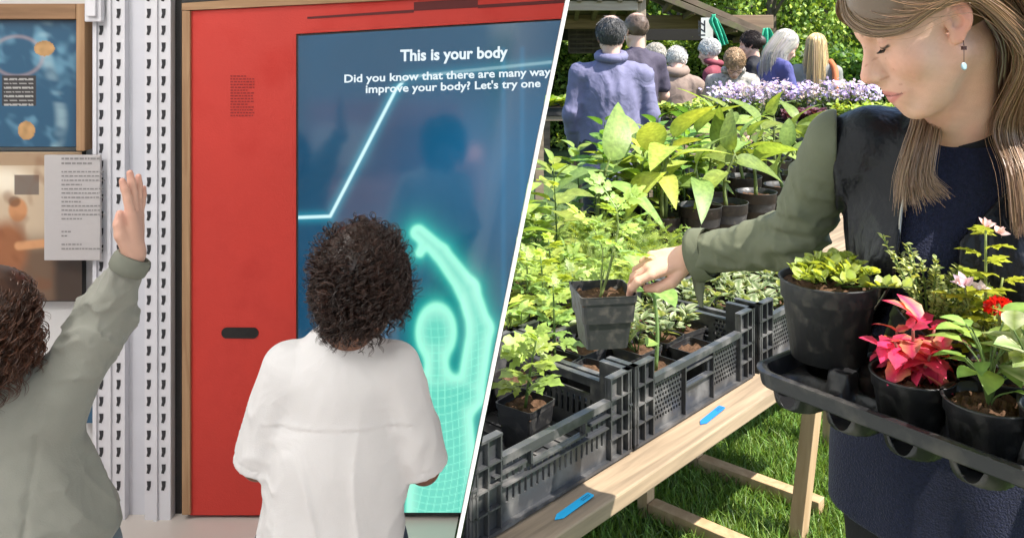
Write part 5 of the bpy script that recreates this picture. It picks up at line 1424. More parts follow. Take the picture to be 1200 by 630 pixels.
# right hand: index and thumb on the rim, the other fingers round the far wall
dR = unit(A(-.93, .10, -.26)); nR = unit(A(-.15, -.42, .9))
hR_ = hand_pts(wrR, dR, nR, 1.0, True, ((.22, .45, .35), (.35, .75, .5), (.45, .95, .6), (.55, 1.05, .6)), .45, thumb=((.020, .020, -.008), (.052, .034, -.024), (.082, .030, -.034), (.106, .018, -.040)))
def armR(p): return smin(smin(rcone(p, shR, elR, .046, .037), rcone(p, elR, wrR, .037, .025), .015), hand_sdf(p, hR_), .014)
lo, hi = bb([elR+(wrR-elR)*.45]+[x for f in hR_[0] for x in f[0]], .045)
def hcol2(V):
    C = np.tile(skw, (len(V), 1)); t = np.max([np.exp(-(np.linalg.norm(V-f[0][-1], axis=1)/.014)**2) for f in hR_[0]], 0)
    C = C*(1-.4*t[:, None])+A(.62, .26, .20)*.4*t[:, None]
    for f in hR_[0]:
        a, b = f[0][-2], f[0][-1]; dv = unit(b-a); up = unit(nR-dv*np.dot(nR, dv)); tip = b+up*.006-dv*.001
        k = np.exp(-(np.linalg.norm(V-tip, axis=1)/.0052)**4); C = C*(1-.55*k[:, None])+A(.80, .52, .44)*.55*k[:, None]
    return C
pcs.append(piece(armR, lo, hi, .002, hcol2, 1))
lo, hi = bb([shR, elR, elR+(wrR-elR)*.6], .055); pcs.append(piece(lambda p: smin(rcone(p, shR, elR, .042, .034), rcone(p, elR, wrR, .034, .022), .015), lo, hi, .007, skw))
hL_ = hand_pts(wrL, unit(A(-.75, .1, -.12)), unit(A(.1, -.75, -.6)), 1., False, (.5, .5, .5, .5), .6)
lo, hi = bb([shL, elL, wrL]+[x for f in hL_[0] for x in f[0]], .06)
pcs.append(piece(lambda p: smin(smin(rcone(p, shL, elL, .042, .034), rcone(p, elL, wrL, .034, .023), .015), hand_sdf(p, hL_), .014), lo, hi, .005, skw))
hipw = nbw+A(0.01, .03, -.60)
def wtr(p): return smin(rcone(p, nbw+A(0, 0, -.14), hipw, .085, .10), simple_legs(p, hipw, Rt, 0, .085, (.075, .052, .042)), .03)
lo, hi = bb([nbw, A(hipw[0], hipw[1], 0)], .22); pcs.append(piece(wtr, lo, hi, .012, skw))
V, F, C = join_np(pcs); mk('body', V, F, mat('skin_fair', (1, 1, 1), .56, .4, attr=True, bump=.22, bscale=520, sss=.06), wo, True, C, world=True)

# dress
M_wool = mat('navy_boucle', (.009, .011, .028), .9, .2, bump=.9, bscale=330, sheen=.08, var=.25, vscale=180)
M_jack = mat('black_leather', (.0065, .0065, .009), .32, .22, bump=.25, bscale=150, fold=.18, fscale=16)
M_olive = mat('olive_cloth', (.108, .114, .074), .75, .25, bump=.12, bscale=500, var=.06, vscale=20, fold=.12, fscale=14)
M_trs = mat('black_cloth', (.010, .010, .012), .8, .2, bump=.2, bscale=300)
def torso(q):
    a = np.abs(q[..., 1]); ab = np.stack([q[..., 0], a, q[..., 2]], -1)
    d = ell(q, (-.005, 0, -.17), (.103, .155, .20))
    d = smin(d, rcone(ab, (-.005, .0, -.045), (-.012, .160, -.048), .055, .046), .04)
    d = smin(d, ell(ab, (.070, .066, -.215), (.052, .064, .068)), .04)
    d = smin(d, ell(q, (.0, 0, -.37), (.092, .132, .15)), .05)
    d = smin(d, ell(q, (-.005, 0, -.54), (.125, .19, .17)), .06)
    return d
def dress(p):
    q = loc(p, nbw, Rt)
    d = torso(q)
    sk = np.array([1.3, 1, 1], np.float32); e = rcone(q*sk, (0, 0, -.50), (0, 0, -.75), .185, .225); d = smin(d, e, .05)-.006
    d += .006*np.sin(np.arctan2(q[..., 1], q[..., 0])*9+q[..., 2]*4)*np.clip((-q[..., 2]-.4)*3, 0, 1)
    d = smax(d, -.635-.11*(q[..., 1]+.2)-q[..., 2], .006)
    return smax(d, .068-np.linalg.norm((q-np.float32([.004, 0, .035]))*np.float32([1, .95, .8]), axis=-1), .004)
lo, hi = nbw-A(.30, .30, .78), nbw+A(.30, .30, .06)
dr = solid('dress', dress, lo, hi, .0055, M_wool, wo, it=2)
# neckline band: ring fitted on the dress opening
def band(p):
    q = loc(p, nbw, Rt); d = np.abs(torso(q)-.006)-.0035; rr = np.linalg.norm((q-np.float32([.004, 0, .035]))*np.float32([1, .95, .8]), axis=-1)
    return smax(d, np.abs(rr-.074)-.010, .002)
lo, hi = nbw-A(.13, .13, .09), nbw+A(.13, .13, .06); solid('neck_band', band, lo, hi, .003, M_trs, dr)
# jacket body: open shell over the dress
def edges(u):
    lr = np.interp(-u, [0.0, .06, .12, .22, .34, .45], [-.060, -.085, -.098, -.112, -.150, -.175]); ll = np.interp(-u, [0, .05, .10, .16, .45], [.085, .070, .030, -.022, -.035]); return lr, ll
def jacket(p):
    q = loc(p, nbw, Rt); u = q[..., 2]; l = q[..., 1]
    t = torso(q)
    fl = np.where(l > -.02, l+.03, 0)
    out = t-.022; out = out-.009*nfolds(out, q, 3, (5, 5, 2.2), 1.4)*np.clip(-u*7, 0, 1)-.003*nfolds(out, q, 4, (14, 14, 9), 1.6)
    # flap, placket ridge
    front = q[..., 0] > .03
    flap = np.minimum(sm(l, .030, .036)*sm(.135-l, 0, .006), sm(u, -.305, -.300)*sm(-.245-u, 0, .004))
    plk = sm(l+.034, 0, .004)*sm(.012-l, 0, .004)
    out = out-.0045*flap*front-.0028*plk*front*(u < -.09)
    out = np.where(front, out+.003*np.exp(-((l-.018)/.003)**2)*(u < -.09), out)
    d = smax(out, -(t-.011), .003)
    lr, ll = edges(u)
    op = np.maximum(np.maximum(lr-l, l-ll), .02-q[..., 0])
    d = smax(d, -op, .004)
    d = smax(d, -.46-u, .006)
    d = smax(d, .083-np.linalg.norm((q-np.float32([.0, 0, .03]))*np.float32([1, .95, .8]), axis=-1), .005)
    for k, (s, e) in enumerate(((shR, elR), (shL, elL))):      # shoulder and armhole
        dv = unit(e-s); t = (p-np.float32(s))@dv.astype(np.float32); o_ = (p-np.float32(s))@(Rt[1]*(-1, 1)[k]).astype(np.float32)
        c = rcone(p, s-Rt[1]*(-1, 1)[k]*.05, s+dv*.10, .0655, .063); c = c-.004*nfolds(c, p, 40+k, (6, 6, 6), 1.5)
        c = smax(c, np.maximum(o_-.012+1.2*np.clip(t-.10, 0, 1), t-.19), .003); d = smin(d, c, .012)
    return d
lo, hi = nbw-A(.30, .27, .50), nbw+A(.30, .27, .06)
jk = solid('jacket', jacket, lo, hi, .0038, M_jack, wo, it=2)
# front of the right lapel hangs away from the body: zip edge
us = np.linspace(-.05, -.45, 40); zp_ = []
for u in us:
    lr, _ = edges(np.array([u])); f_ = np.linspace(.0, .22, 240); pts = np.stack([f_, np.full(240, lr[0]-.002), np.full(240, u)], -1)
    tv = torso(pts.astype(np.float32))-.022; i = np.argmax(tv > 0); zp_.append(nbw+pts[i]@Rt)
m_ = MB(); m_.tube(np.array(zp_), .0026, 6); m_.build('zip', mat('zip_metal', (.32, .30, .26), .35, metal=.8), jk, True, world=True)
# sleeves
def sleeve(sh, el, wr, r0, r1, r2, seed):
    ax2 = unit(wr-el)
    def f(p):
        a = rcone(p, sh, el, r0, r1); b = rcone(p, el, wr-ax2*.035, r1, r2)
        d = smin(a, b, .03)
        t = (p-np.float32(el))@ax2.astype(np.float32); w_ = np.exp(-((t+.0)/.075)**2)
        ph = np.linalg.norm(p-np.float32(el+A(.02, -.03, -.05)), axis=-1)
        d = d+.0045*np.sin(ph*150+3.0*vnoise(p*14, seed))*w_-((.009*nfolds(d, p, seed, (6, 6, 9), 1.4)+.004*nfolds(d, p, seed+1, (13, 13, 15), 1.5))-.004)*np.clip(((p-np.float32(sh))@unit(el-sh).astype(np.float32)-.02)*9, 0, 1)
        dv = unit(el-sh); ta_ = (p-np.float32(sh))@dv.astype(np.float32); o_ = (p-np.float32(sh))@(Rt[1]*(-1 if sh[0] < .75 else 1)).astype(np.float32)
        d = smax(d, .006-1.2*np.clip(ta_-.10, 0, 1)-o_, .002)
        e = (p-np.float32(wr-ax2*.030))@ax2.astype(np.float32); d = np.where(np.linalg.norm(p-np.float32(wr), axis=-1) < .12, smax(d, e, .004), d)
        return d
    return f
lo, hi = bb([shR, elR, wrR], .09); sv = solid('sleeve', sleeve(shR-Rt[1]*.005, elR, wrR, .0585, .050, .042, 3), lo, hi, .0042, M_olive, jk, it=2)
ax_ = unit(wrR-elR); x_ = unit(np.cross(ax_, A(0, 0, 1))); y_ = np.cross(ax_, x_)
Rc = np.stack([x_, y_, ax_], 1)
def lathe_at(name, prof, org, m, parent, n=30, sq=1.0):
    m_ = MB(); m_.lathe(prof, (0, 0, 0), n); V = np.concatenate(m_.V)*A(1, sq, 1); return mk(name, V@Rc.T+org, [np.concatenate(q) for q in m_.F.values()], m, parent, True, world=True)
lathe_at('cuff', [(.044, -.012), (.0465, -.002), (.048, .012), (.0495, .022), (.0465, .0225), (.044, .010), (.041, -.01)], wrR-ax_*.036, M_olive, sv, sq=1.12)
lathe_at('inner_cuff', [(.034, -.02), (.0365, 0), (.0375, .012), (.0345, .0125), (.031, -.01)], wrR-ax_*.018, M_trs, sv, sq=1.08)
tabp = [wrR-ax_*.016+y_*.05, wrR-ax_*.012+y_*.075+A(0.01, 0, -.012), wrR-ax_*.02+A(.004, -.01, -.088)]
c0 = wrR-ax_*.020+A(0, 0, -.044)
V = []; wd = unit(ax_*A(1, 1, 0))
for k in range(9):
    t_ = k/8; c = c0+A(-.006, -.012, 0)*t_+A(0, 0, -.058)*t_; ww = .017*(1-.75*t_); off = -wd*.010*t_*t_
    for s in (-1, 1):
        for th in (-.0012, .0012): V.append(c+off+wd*ww*s+np.cross(wd, A(0, 0, 1))*th)
V = np.array(V).reshape(9, 2, 2, 3); F = []
idx = np.arange(36).reshape(9, 2, 2)
for k in range(8):
    a, b = idx[k], idx[k+1]; F += [(a[0, 0], a[1, 0], b[1, 0], b[0, 0]), (a[1, 1], a[0, 1], b[0, 1], b[1, 1]), (a[0, 1], a[0, 0], b[0, 0], b[0, 1]), (a[1, 0], a[1, 1], b[1, 1], b[1, 0])]
mk('cuff_tab', V.reshape(-1, 3), np.array(F), M_olive, sv, True, world=True)
lo, hi = bb([shL, elL, wrL], .09); solid('sleeve', sleeve(shL, elL, wrL, .064, .052, .043, 9), lo, hi, .007, M_olive, jk, it=2)
lo, hi = bb([hipw, A(hipw[0], hipw[1], .04)], .2); lo[2] = .04
solid('trousers', lambda p: smin(simple_legs(p, hipw, Rt, 0, .088, (.10, .07, .06)), rcone(p, hipw-Rt[1]*.05, hipw+Rt[1]*.05, .125, .125), .05), lo, hi, .011, M_trs, wo)
shoes(wo, hipw, Rt, 0, M_shoe, .088)
# lashes of the lowered eyes
m_ = MB()
for k in (1,):
    for j in range(11):
        y = .031+(j/14-.5)*.027; b0 = hl(.0835-.35*abs(y-.028), k*y, .0022); m_.tube(spline(np.array([b0, b0+HS*(A(.004, k*(y-.031)*.3, -.0025)@Rw), b0+HS*(A(.0065, k*(y-.031)*.6, -.0030)@Rw)]), 5), [.0006, .0006, .0005, .0004, .0002], 4)
m_.build('eyelashes', mat('lash', (.012, .008, .006), .6), wo, True, world=True)
# earring
ear = hl(-.004, .081, -.029)
m_ = MB(); m_.tube([ear+A(0, 0, .004), ear+A(0, -.002, -.004)], .0006, 5); m_.box(ear+A(0, -.002, -.007), (.0055, .0055, .0055)); m_.tube([ear+A(0, -.002, -.009), ear+A(0, -.002, -.028)], .0005, 5)
n_ = unit(A(.45, -.88, .1)); x1 = unit(np.cross(A(0, 0, 1), n_)); Re = np.stack([x1, np.cross(n_, x1), n_], 1)
er = m_.build('earring', mat('earring_dark', (.05, .02, .02), .3, metal=.5), wo, False, world=True)
m_ = MB(); m_.lathe([(.0001, .0012), (.0042, .0014), (.0056, .0008), (.0058, 0), (.0056, -.0008), (.0001, -.001)], ear+A(0, -.002, -.0335), 22, R=Re); m_.build('disc', mat('earring_blue', (.24, .34, .38), .3, .6), er, True, world=True)

# hair: strands on guides
M_hairw = mat('light_brown_hair', (1, 1, 1), .34, .55, attr=True)
def strands(name, guides, n, seed, jit, r0, r1, N, parent, base, sides=3, tipw=.35, wave=.0):
    """guides: (K, P, 3) control curves over a parameter; strands interpolate between neighbours"""
    r = np.random.default_rng(seed); g_ = np.asarray(guides, float); K = len(g_)
    v = r.uniform(0, K-1-1e-6, n); i = v.astype(int); fr_ = (v-i)[:, None, None]
    c = g_[i]*(1-fr_)+g_[np.minimum(i+1, K-1)]*fr_
    Pn = c.shape[1]; t = np.linspace(0, 1, Pn)
    clump = r.normal(0, 1, (K*7, 3)); ci = (v*7).astype(int) % len(clump)
    c = c+r.normal(0, 1, (n, 1, 3))*jit*(.35+.65*t)[None, :, None]+clump[ci][:, None]*jit*.8*(t**1.5)[None, :, None]
    p_ = spline(c, N); ln = 1-r.random(n)**1.8*.42; x_ = np.linspace(0, 1, N)[None]*ln[:, None]*(N-1); i_ = np.minimum(x_.astype(int), N-2); f_ = (x_-i_)[..., None]
    p_ = np.take_along_axis(p_, i_[..., None], 1)*(1-f_)+np.take_along_axis(p_, i_[..., None]+1, 1)*f_      # uneven ends
    tt = np.linspace(0, 1, N)[None, :, None]
    if wave: p_ = p_+wave*np.sin(tt*r.uniform(5, 11, (n, 1, 1))+r.uniform(0, 6, (n, 1, 1)))*r.normal(0, 1, (n, 1, 3))*tt
    rad = r.uniform(r0, r1, (n, 1))*np.clip(1-(1-tipw)*np.linspace(0, 1, N)[None]**3, .1, 1)
    V, F = tubes(p_, rad, sides)
    col = np.asarray(base)*r.uniform(.78, 1.24, (n, 1))*np.stack([np.ones(n), r.uniform(.92, 1.05, n), r.uniform(.8, 1.1, n)], 1)
    C = np.repeat(col, N*sides, 0)
    return mk(name, V, F, M_hairw, parent, True, C, world=True)
HB = A(.245, .148, .085)
def skull(p):
    q = loc(p, hw, Rw)/HS
    d = smin(ell(q, (-.013, 0, .047), (.101, .079, .088)), ell(q, (.030, 0, .055), (.060, .066, .060)), .03)
    d = smax(d, -(q[..., 2]-.028-.0*q[..., 0])*np.where(q[..., 0] > -.02, 1, .0)-np.where(q[..., 0] > -.02, 0, 1)*(q[..., 2]+.03), .01)
    return d*HS
lo, hi = bb([hw], .16); hr_ = solid('hair', skull, lo, hi, .0045, M_hairw, wo, HB*.55)
near = []
for v in np.linspace(0, 1, 6):
    L = lambda a, b: A(*a)*(1-v)+A(*b)*v
    pts = [L((.083, -.022, .098), (-.02, -.004, .140)), L((.103, .008, .060), (.005, .038, .130)), L((.094, .044, .030), (.0, .068, .105)), L((.060, .072, .019), (-.01, .086, .072)),
           L((.020, .083, .030), (-.03, .092, .045)), L((-.030, .089, .032), (-.055, .088, .020)), L((-.062, .078, -.02), (-.088, .070, -.03)), L((-.072, .066, -.09), (-.110, .060, -.10))]
    w_ = [hl(*q) for q in pts]; a = 1160+v*115
    w_ += [P(a+4, 150, 1.325+.05*v), P(a+20, 205, 1.275+.05*v), P(a+27, 275+25*v, 1.255+.04*v)]; near.append(w_)
far = []
for v in np.linspace(0, 1, 5):
    L = lambda a, b: A(*a)*(1-v)+A(*b)*v
    pts = [L((.075, -.012, .108), (-.03, -.008, .140)), L((.096, -.036, .070), (.0, -.055, .125)), L((.070, -.066, .035), (-.03, -.085, .07)), L((.02, -.084, .0), (-.04, -.088, .0)), L((.0, -.078, -.06), (-.04, -.078, -.07))]
    w_ = [hl(*q) for q in pts]; a = 1068+v*26
    w_ += [P(a+6, 140, 1.365), P(a-4+v*4, 175, 1.33), P(a-14+v*10, 210, 1.315), P(a-18+v*36, 243-12*v, 1.308)]; far.append(w_)
back = []
for v in np.linspace(0, 1, 6):
    an = (v-.5)*2.6
    pts = [(-.02-.02*v, .0, .142), (-.06, .05*math.sin(an), .125), (-.105, .085*math.sin(an), .06), (-.115, .085*math.sin(an), -.01), (-.115, .08*math.sin(an), -.09)]
    w_ = [hl(*q) for q in pts]; b0 = nbw-Rt[0]*.125+Rt[1]*(.02+.15*v)
    w_ += [b0+A(0, 0, -.02), b0-Rt[0]*.012+A(0, 0, -.12), b0-Rt[0]*.005+A(0, 0, -.26)]; back.append(w_)
strands('near_strands', near, 3200, 1, .0030, .0004, .0008, 44, hr_, HB)
strands('near_locks', near, 520, 2, .0034, .0009, .0016, 40, hr_, HB*.86, 4)
strands('far_strands', far, 1100, 3, .0052, .0004, .0007, 40, hr_, HB, wave=.002)
strands('far_locks', far, 130, 4, .0045, .0008, .0014, 36, hr_, HB*.86, 4, .15)
strands('back_strands', back, 500, 5, .006, .0007, .0012, 36, hr_, HB)
strands('back_locks', back, 50, 6, .005, .006, .010, 32, hr_, HB*.7, 6)
strands('stray_hairs', near, 60, 7, .012, .0003, .0005, 40, hr_, HB*1.4, wave=.004)
# ================================================================== shoppers in the background
def shopper(label, px_, Y, top_py, head, mats, hair, hairg='short', bow=0., lean=0., arms=None, width=1., glasses=False, skin=(.58, .36, .27), detail=None, res=.0125, bald=False, long_len=.3, tuck=.0):
    """head: heading angle of the look (0 = away from the camera, 90 = to the left, 180 = towards us)"""
    ztop = H_-(top_py-HY)/F_*Y; x0 = (px_-600)/F_*Y
    a = math.radians(head); f = A(-math.sin(a), math.cos(a), 0); R = frame(f)
    s = ztop/(1.685-.20*lean-.02*bow)
    ln = lean; ca, sa = math.cos(ln), math.sin(ln)
    base = A(x0, Y, 0)
    def J(F__, L__, Z__):      # joint in body space, the upper body leans about the hips
        F__, L__, Z__ = F__*s, L__*s, Z__*s; zh = .92*s
        if Z__ > zh: dz = Z__-zh; F__, Z__ = F__*ca+dz*sa, zh+dz*ca-F__*sa
        return base+R[0]*F__+R[1]*L__+A(0, 0, Z__)
    off = J(.02, 0, 1.6)-A(x0, Y, 0); base = base-A(off[0], off[1], 0)   # head column under the requested pixel
    nb_ = J(-.015, 0, 1.42); hc_ = J(.015, 0, 1.575)
    b = bow+lean; fv = R[0]*math.cos(b)-A(0, 0, 1)*math.sin(b); uv = R[0]*math.sin(b)+A(0, 0, 1)*math.cos(b); Rh_ = np.stack([fv, R[1], uv]); hc_ = nb_+(fv*.028+uv*.140)*s
    t = thing('person', label, 'person', base)
    skin = A(*skin); pcs = []
    lo, hi = bb([hc_, nb_], .17); hcl = A(*hair)
    pcs.append(piece(lambda p: head_sdf(p, hc_, Rh_, s, nb_-A(0, 0, .03)), lo, hi, .0062, lambda V: face_color(V, hc_, Rh_, s, skin, (.45, .2, .17), hcl*.7)))
    arms = arms or {}
    jm, tm_, hmz = mats[0], mats[1], mats[2] if len(mats) > 2 else .80
    arm_j = []
    for sd_, key in ((1, 'L'), (-1, 'R')):
        e, w_ = arms.get(key, ((-.02, .235, 1.10), (.09, .22, .87)))
        S = J(-.01, sd_*.165*width, 1.345); E = J(e[0], sd_*e[1], e[2]); W = J(w_[0], sd_*w_[1], w_[2]); arm_j.append((S, E, W))
        d = unit(W-E); n = unit(np.cross(d, R[1])*1.0+R[1]*sd_*.6)
        hp = hand_pts(W, d, n, s*.95, sd_ < 0, (.35, .4, .45, .5)); 
        lo, hi = bb([S, E, W]+[x for q in hp[0] for x in q[0]], .06)
        pcs.append(piece(lambda p: smin(smin(rcone(p, S, E, .042*s, .034*s), rcone(p, E, W, .034*s, .023*s), .015), hand_sdf(p, hp), .014), lo, hi, .0075, skin))
    hip = J(0, 0, .92)
    lo, hi = bb([nb_, hip, A(hip[0], hip[1], 0)], .24)
    pcs.append(piece(lambda p: smin(rcone(p, nb_-A(0, 0, .1), hip, .08, .1), simple_legs(p, hip-A(0, 0, .04), R, 0, .08*s, (.07, .05, .042)), .03), lo, hi, .014, skin))
    V, F, C = join_np(pcs); mk('body', V, F, M_skin, t, True, C, world=True)
    sl_cut = detail == 'short_sleeve'
    hem = J(0, 0, hmz)
    def jacket(p):
        q = loc(p, base, R)
        sc = np.array([1.35, 1, 1], np.float32)
        c1, c2, c3 = (loc(v, base, R)*sc for v in (J(-.0, 0, 1.22), J(0, 0, 1.0), J(0, 0, hmz-.03)))
        qs = q*sc
        d = smin(rcone(qs, c1, c2, .168*s*width, .160*s*width), rcone(qs, c2, c3, .160*s*width, .182*s*width), .05)
        d = smin(d, rcone(p, arm_j[0][0], arm_j[1][0], .060*s, .060*s), .07); d = smin(d, rcone(p, nb_-uv*.01, J(-.01, 0, 1.30), .062*s, .09*s), .04)
        for S, E, W in arm_j: d = smin(d, rcone(p, nb_-A(0, 0, .012), S, .052*s, .054*s), .035)
        for S, E, W in arm_j:
            if sl_cut:
                e_ = rcone(p, S, S+(E-S)*.72, .066*s, .062*s)
            else:
                e_ = smin(rcone(p, S, E, .060*s, .057*s), rcone(p, E, W-(W-E)*.06, .057*s, .045*s), .03)
            d = smin(d, e_, .03)
        d = d+.008-.018*nfolds(d, p-np.float32(base), 3, (5, 5, 1.3), 1.6)*(.4 if sl_cut else .62)-.006*nfolds(d, p-np.float32(base), 6, (10, 10, 5), 1.6)
        return smax(d, hem[2]-p[..., 2], .01)
    pts = [x for a_ in arm_j for x in a_]+[nb_, hem]; lo, hi = bb(pts, .17); hi[2] += .03
    jk_ = solid('jacket' if not sl_cut else 'tshirt', jacket, lo, hi, res, jm, t, it=2)
    if detail in ('collar', 'hood', 'vest', 'scarf'):
        m_ = MB(); a_ = np.linspace(0, 2*PI, 33); rr0 = .075*s
        ring_ = np.stack([nb_+uv*(.034+.014*math.cos(x))+R[0]*rr0*math.cos(x)*.95+R[1]*rr0*math.sin(x) for x in a_]); m_.tube(ring_, {'collar': .030, 'hood': .042, 'vest': .028, 'scarf': .032}[detail], 8)
        m_.build('collar' if detail != 'hood' else 'hood', jm, jk_, True, world=True)
    lo, hi = bb([hip, A(hip[0], hip[1], .03)], .25); lo[2] = .03
    solid('trousers', lambda p: smin(simple_legs(p, hip-A(0, 0, .03), R, 0, .085*s, (.10*s, .075*s, .06*s)), rcone(p, hip-R[1]*.06, hip+R[1]*.06, .125*s, .125*s), .05), lo, hi, .013, tm_, t)
    shoes(t, hip, R, 0, M_shoe, .085*s, s)
    hm = mat('hair', (1, 1, 1), .5, .4, attr=True, bump=.6, bscale=140)
    g_ = {'short': .012, 'curly': .015, 'long': .012, 'bald': .009, 'bun': .014}[hairg]
    def cap_(p):
        q = loc(p, hc_, Rh_)/s
        d = ell(q, (-.016, 0, .044), (.093+g_, .073+g_, .083+g_)); d = smax(d, -(q[..., 2]+.028), .012) if hairg != 'long' else d
        d = smax(d, (q[..., 0]*.95-q[..., 2]*.62)-.028, .014)
        d = d-.006*vnoise(q*70, 2)*(1.6 if hairg == 'curly' else .6)
        if hairg == 'bun': d = smin(d, ell(q, (-.115, 0, .03), (.04, .045, .05)), .02)
        return d*s
    def hcol_(V):
        q = loc(V.astype(np.float32), hc_, Rh_)/s; C = np.tile(hcl, (len(V), 1))*(1+.35*vnoise(q*A(30, 90, 30), 4))[:, None]
        if bald: k = sm(.055-np.hypot(q[:, 0]+.030, q[:, 1]), 0, .03)*(q[:, 2] > .05); C = C*(1-.75*k[:, None])+skin*.75*k[:, None]
        return np.clip(C, 0, 1)
    lo, hi = bb([hc_], .17); h_ = solid('hair', cap_, lo, hi, .007, hm, t, hcol_)
    if hairg != 'long':       # short hairs over the cap
        r = np.random.default_rng(int(px_)); d = unit(r.normal(size=(2600, 3))); d = d[(d[:, 2]*.083+.044 > -.035) & ((d[:, 0]*.093-.016)*.95-(d[:, 2]*.083+.044)*.62 < .028)]
        if bald: d = d[~((np.hypot(d[:, 0]*.093-.014, d[:, 1]*.073) < .048) & (d[:, 2] > 0) & (r.random(len(d)) < .93))]
        b0 = hc_+s*((d*A(.090+g_, .070+g_, .080+g_)+A(-.016, 0, .044))@Rh_); dw = d@Rh_; tg = unit(np.cross(np.cross(dw, -uv*.8-fv*.6+r.normal(0, .35, d.shape)), dw))
        ln_ = {'curly': .024, 'bald': .010}.get(hairg, .026)*r.uniform(.6, 1.3, len(d))[:, None]
        cv = {'curly': 1.1}.get(hairg, .35); pth = np.stack([b0, b0+dw*ln_*.22*cv+tg*ln_*.45, b0+dw*ln_*.22*cv+tg*ln_, b0+dw*ln_*(.0 if hairg == 'curly' else .18)+tg*ln_*(1.1 if hairg == 'curly' else 1.4)], 1)
        V, F = tubes(spline(pth, 6), np.full((len(d), 6), .0018)*np.array([1, 1, 1, .9, .7, .4]), 3); cc = np.repeat(np.clip(hcl*r.uniform(.5, 1.5, (len(d), 1)), 0, 1), 18, 0)
        mk('hair_tufts', V, F, hm, h_, True, cc, world=True)
    if hairg == 'long':
        gs = []
        for v in np.linspace(-2.35, 2.35, 9)+PI:
            c, sn = math.cos(v), math.sin(v); pts = []
            for th in (.25, .7, 1.15, 1.6): rr_ = math.sin(th); pts.append(hc_+s*(A(-.016+(.098)*rr_*c, (.079)*rr_*sn, .044+.094*math.cos(th))@Rh_))
            o_ = R[0]*c*.095+R[1]*sn*.10
            pts.append(nb_+o_*.95*s+A(0, 0, .03)); pts.append(nb_+o_*1.15*s+A(0, 0, -long_len*.5)); pts.append(nb_+o_*1.08*s+A(0, 0, -long_len)); gs.append(pts)
        strands('long_hair', gs, 1100, 3, .009, .0012, .0026, 18, h_, hcl)
    if glasses:
        m_ = MB()
        for k in (-1, 1):
            a_ = np.linspace(0, 2*PI, 21); m_.tube(np.stack([hc_+s*(A(.098, k*.033+.022*math.cos(x), .008+.017*math.sin(x))@Rh_) for x in a_]), .0016, 5)
            m_.tube([hc_+s*(A(.097, k*.055, .01)@Rh_), hc_+s*(A(.0, k*.080, .012)@Rh_)], .0014, 5)
        m_.tube([hc_+s*(A(.10, -.012, .01)@Rh_), hc_+s*(A(.10, .012, .01)@Rh_)], .0015, 5)
        m_.build('glasses', M_black, t, True, world=True)
    return t, J, R, s, jk_
def cloth(name, c, **k): return mat(name, c, .75, .25, bump=.25, bscale=220, fold=.35, fscale=9, **k)
M_dkt = cloth('trousers_dark', (.03, .032, .04))
t1, J1, R1_, s1, j1 = shopper('tall man in a purple blue jacket seen from behind with thinning dark grey hair', 716, 5.2, 21, -6, (cloth('jacket_purple', (.15, .145, .235), var=.08, vscale=10), M_dkt, .72), (.075, .072, .07), 'short', detail='collar', width=1.12, bald=True, res=.0095)
m_ = MB(); q = [J1(-.205, y, .98-.01*abs(y)*3) for y in np.linspace(-.17, .17, 13)]
shopper('man in a dark short sleeved t-shirt with close cropped hair behind the purple jacket', 744, 6.3, 17, 24, (cloth('tshirt_plum', (.06, .05, .075)), M_dkt, .84), (.10, .065, .045), 'bald', detail='short_sleeve', arms={'L': ((-.0, .235, 1.10), (.16, .20, .98)), 'R': ((-.01, .235, 1.10), (.15, .22, .95))}, bald=True)
shopper('pale haired person mostly hidden behind the man in the dark t-shirt', 771, 7.7, 52, 60, (cloth('jacket_blue', (.05, .08, .16)), M_dkt), (.55, .50, .42), 'curly', bow=.3)
shopper('white haired person in a quilted beige brown coat seen from behind', 793, 6.9, 57, -14, (cloth('coat_beige', (.235, .17, .135), var=.1), M_dkt, .70), (.62, .60, .56), 'short', bow=.35, lean=.12, detail='hood', width=1.05, arms={'R': ((.08, .27, 1.14), (.26, .16, 1.05))})
shopper('white curly haired woman in a maroon gilet over a pink jumper, facing left', 832, 7.9, 48, 62, (cloth('gilet_maroon', (.20, .045, .06), var=.1), M_dkt), (.66, .64, .60), 'curly', bow=.15, lean=.06, detail='vest', arms={'L': ((.06, .22, 1.10), (.26, .16, 1.0)), 'R': ((.06, .22, 1.10), (.26, .16, 1.0))})
shopper('stooping woman with glasses and short light brown hair in a pale patterned jacket', 860, 6.8, 57, 172, (cloth('jacket_patterned', (.36, .33, .29), stain=(.12, .11, .10), sscale=30), M_dkt), (.34, .22, .12), 'curly', bow=.55, lean=.22, glasses=True, detail='scarf', width=1.05, arms={'L': ((.12, .24, 1.12), (.30, .14, .98)), 'R': ((.12, .24, 1.12), (.30, .14, .98))})
shopper('dark haired woman in a black jacket facing left near the green cloth', 880, 7.9, 38, 70, (cloth('jacket_black', (.014, .014, .017)), M_dkt), (.03, .018, .013), 'bun', bow=.1, arms={'L': ((.02, .24, 1.1), (.24, .18, 1.0))})
shopper('grey haired woman in a deep blue jacket looking down at something in her hands', 915, 7.0, 36, -78, (cloth('jacket_violet', (.07, .07, .20)), M_dkt), (.42, .39, .36), 'long', bow=.45, lean=.10, long_len=.26, arms={'L': ((.08, .22, 1.1), (.30, .10, 1.02)), 'R': ((.08, .22, 1.1), (.30, .10, 1.02))})
tb, Jb, Rb, sb, jb = shopper('blonde long haired woman in a grey coat with a rust coloured scarf', 957, 7.4, 41, -25, (cloth('coat_grey', (.20, .20, .18)), M_dkt, .7), (.62, .46, .24), 'long', bow=.1, long_len=.34)
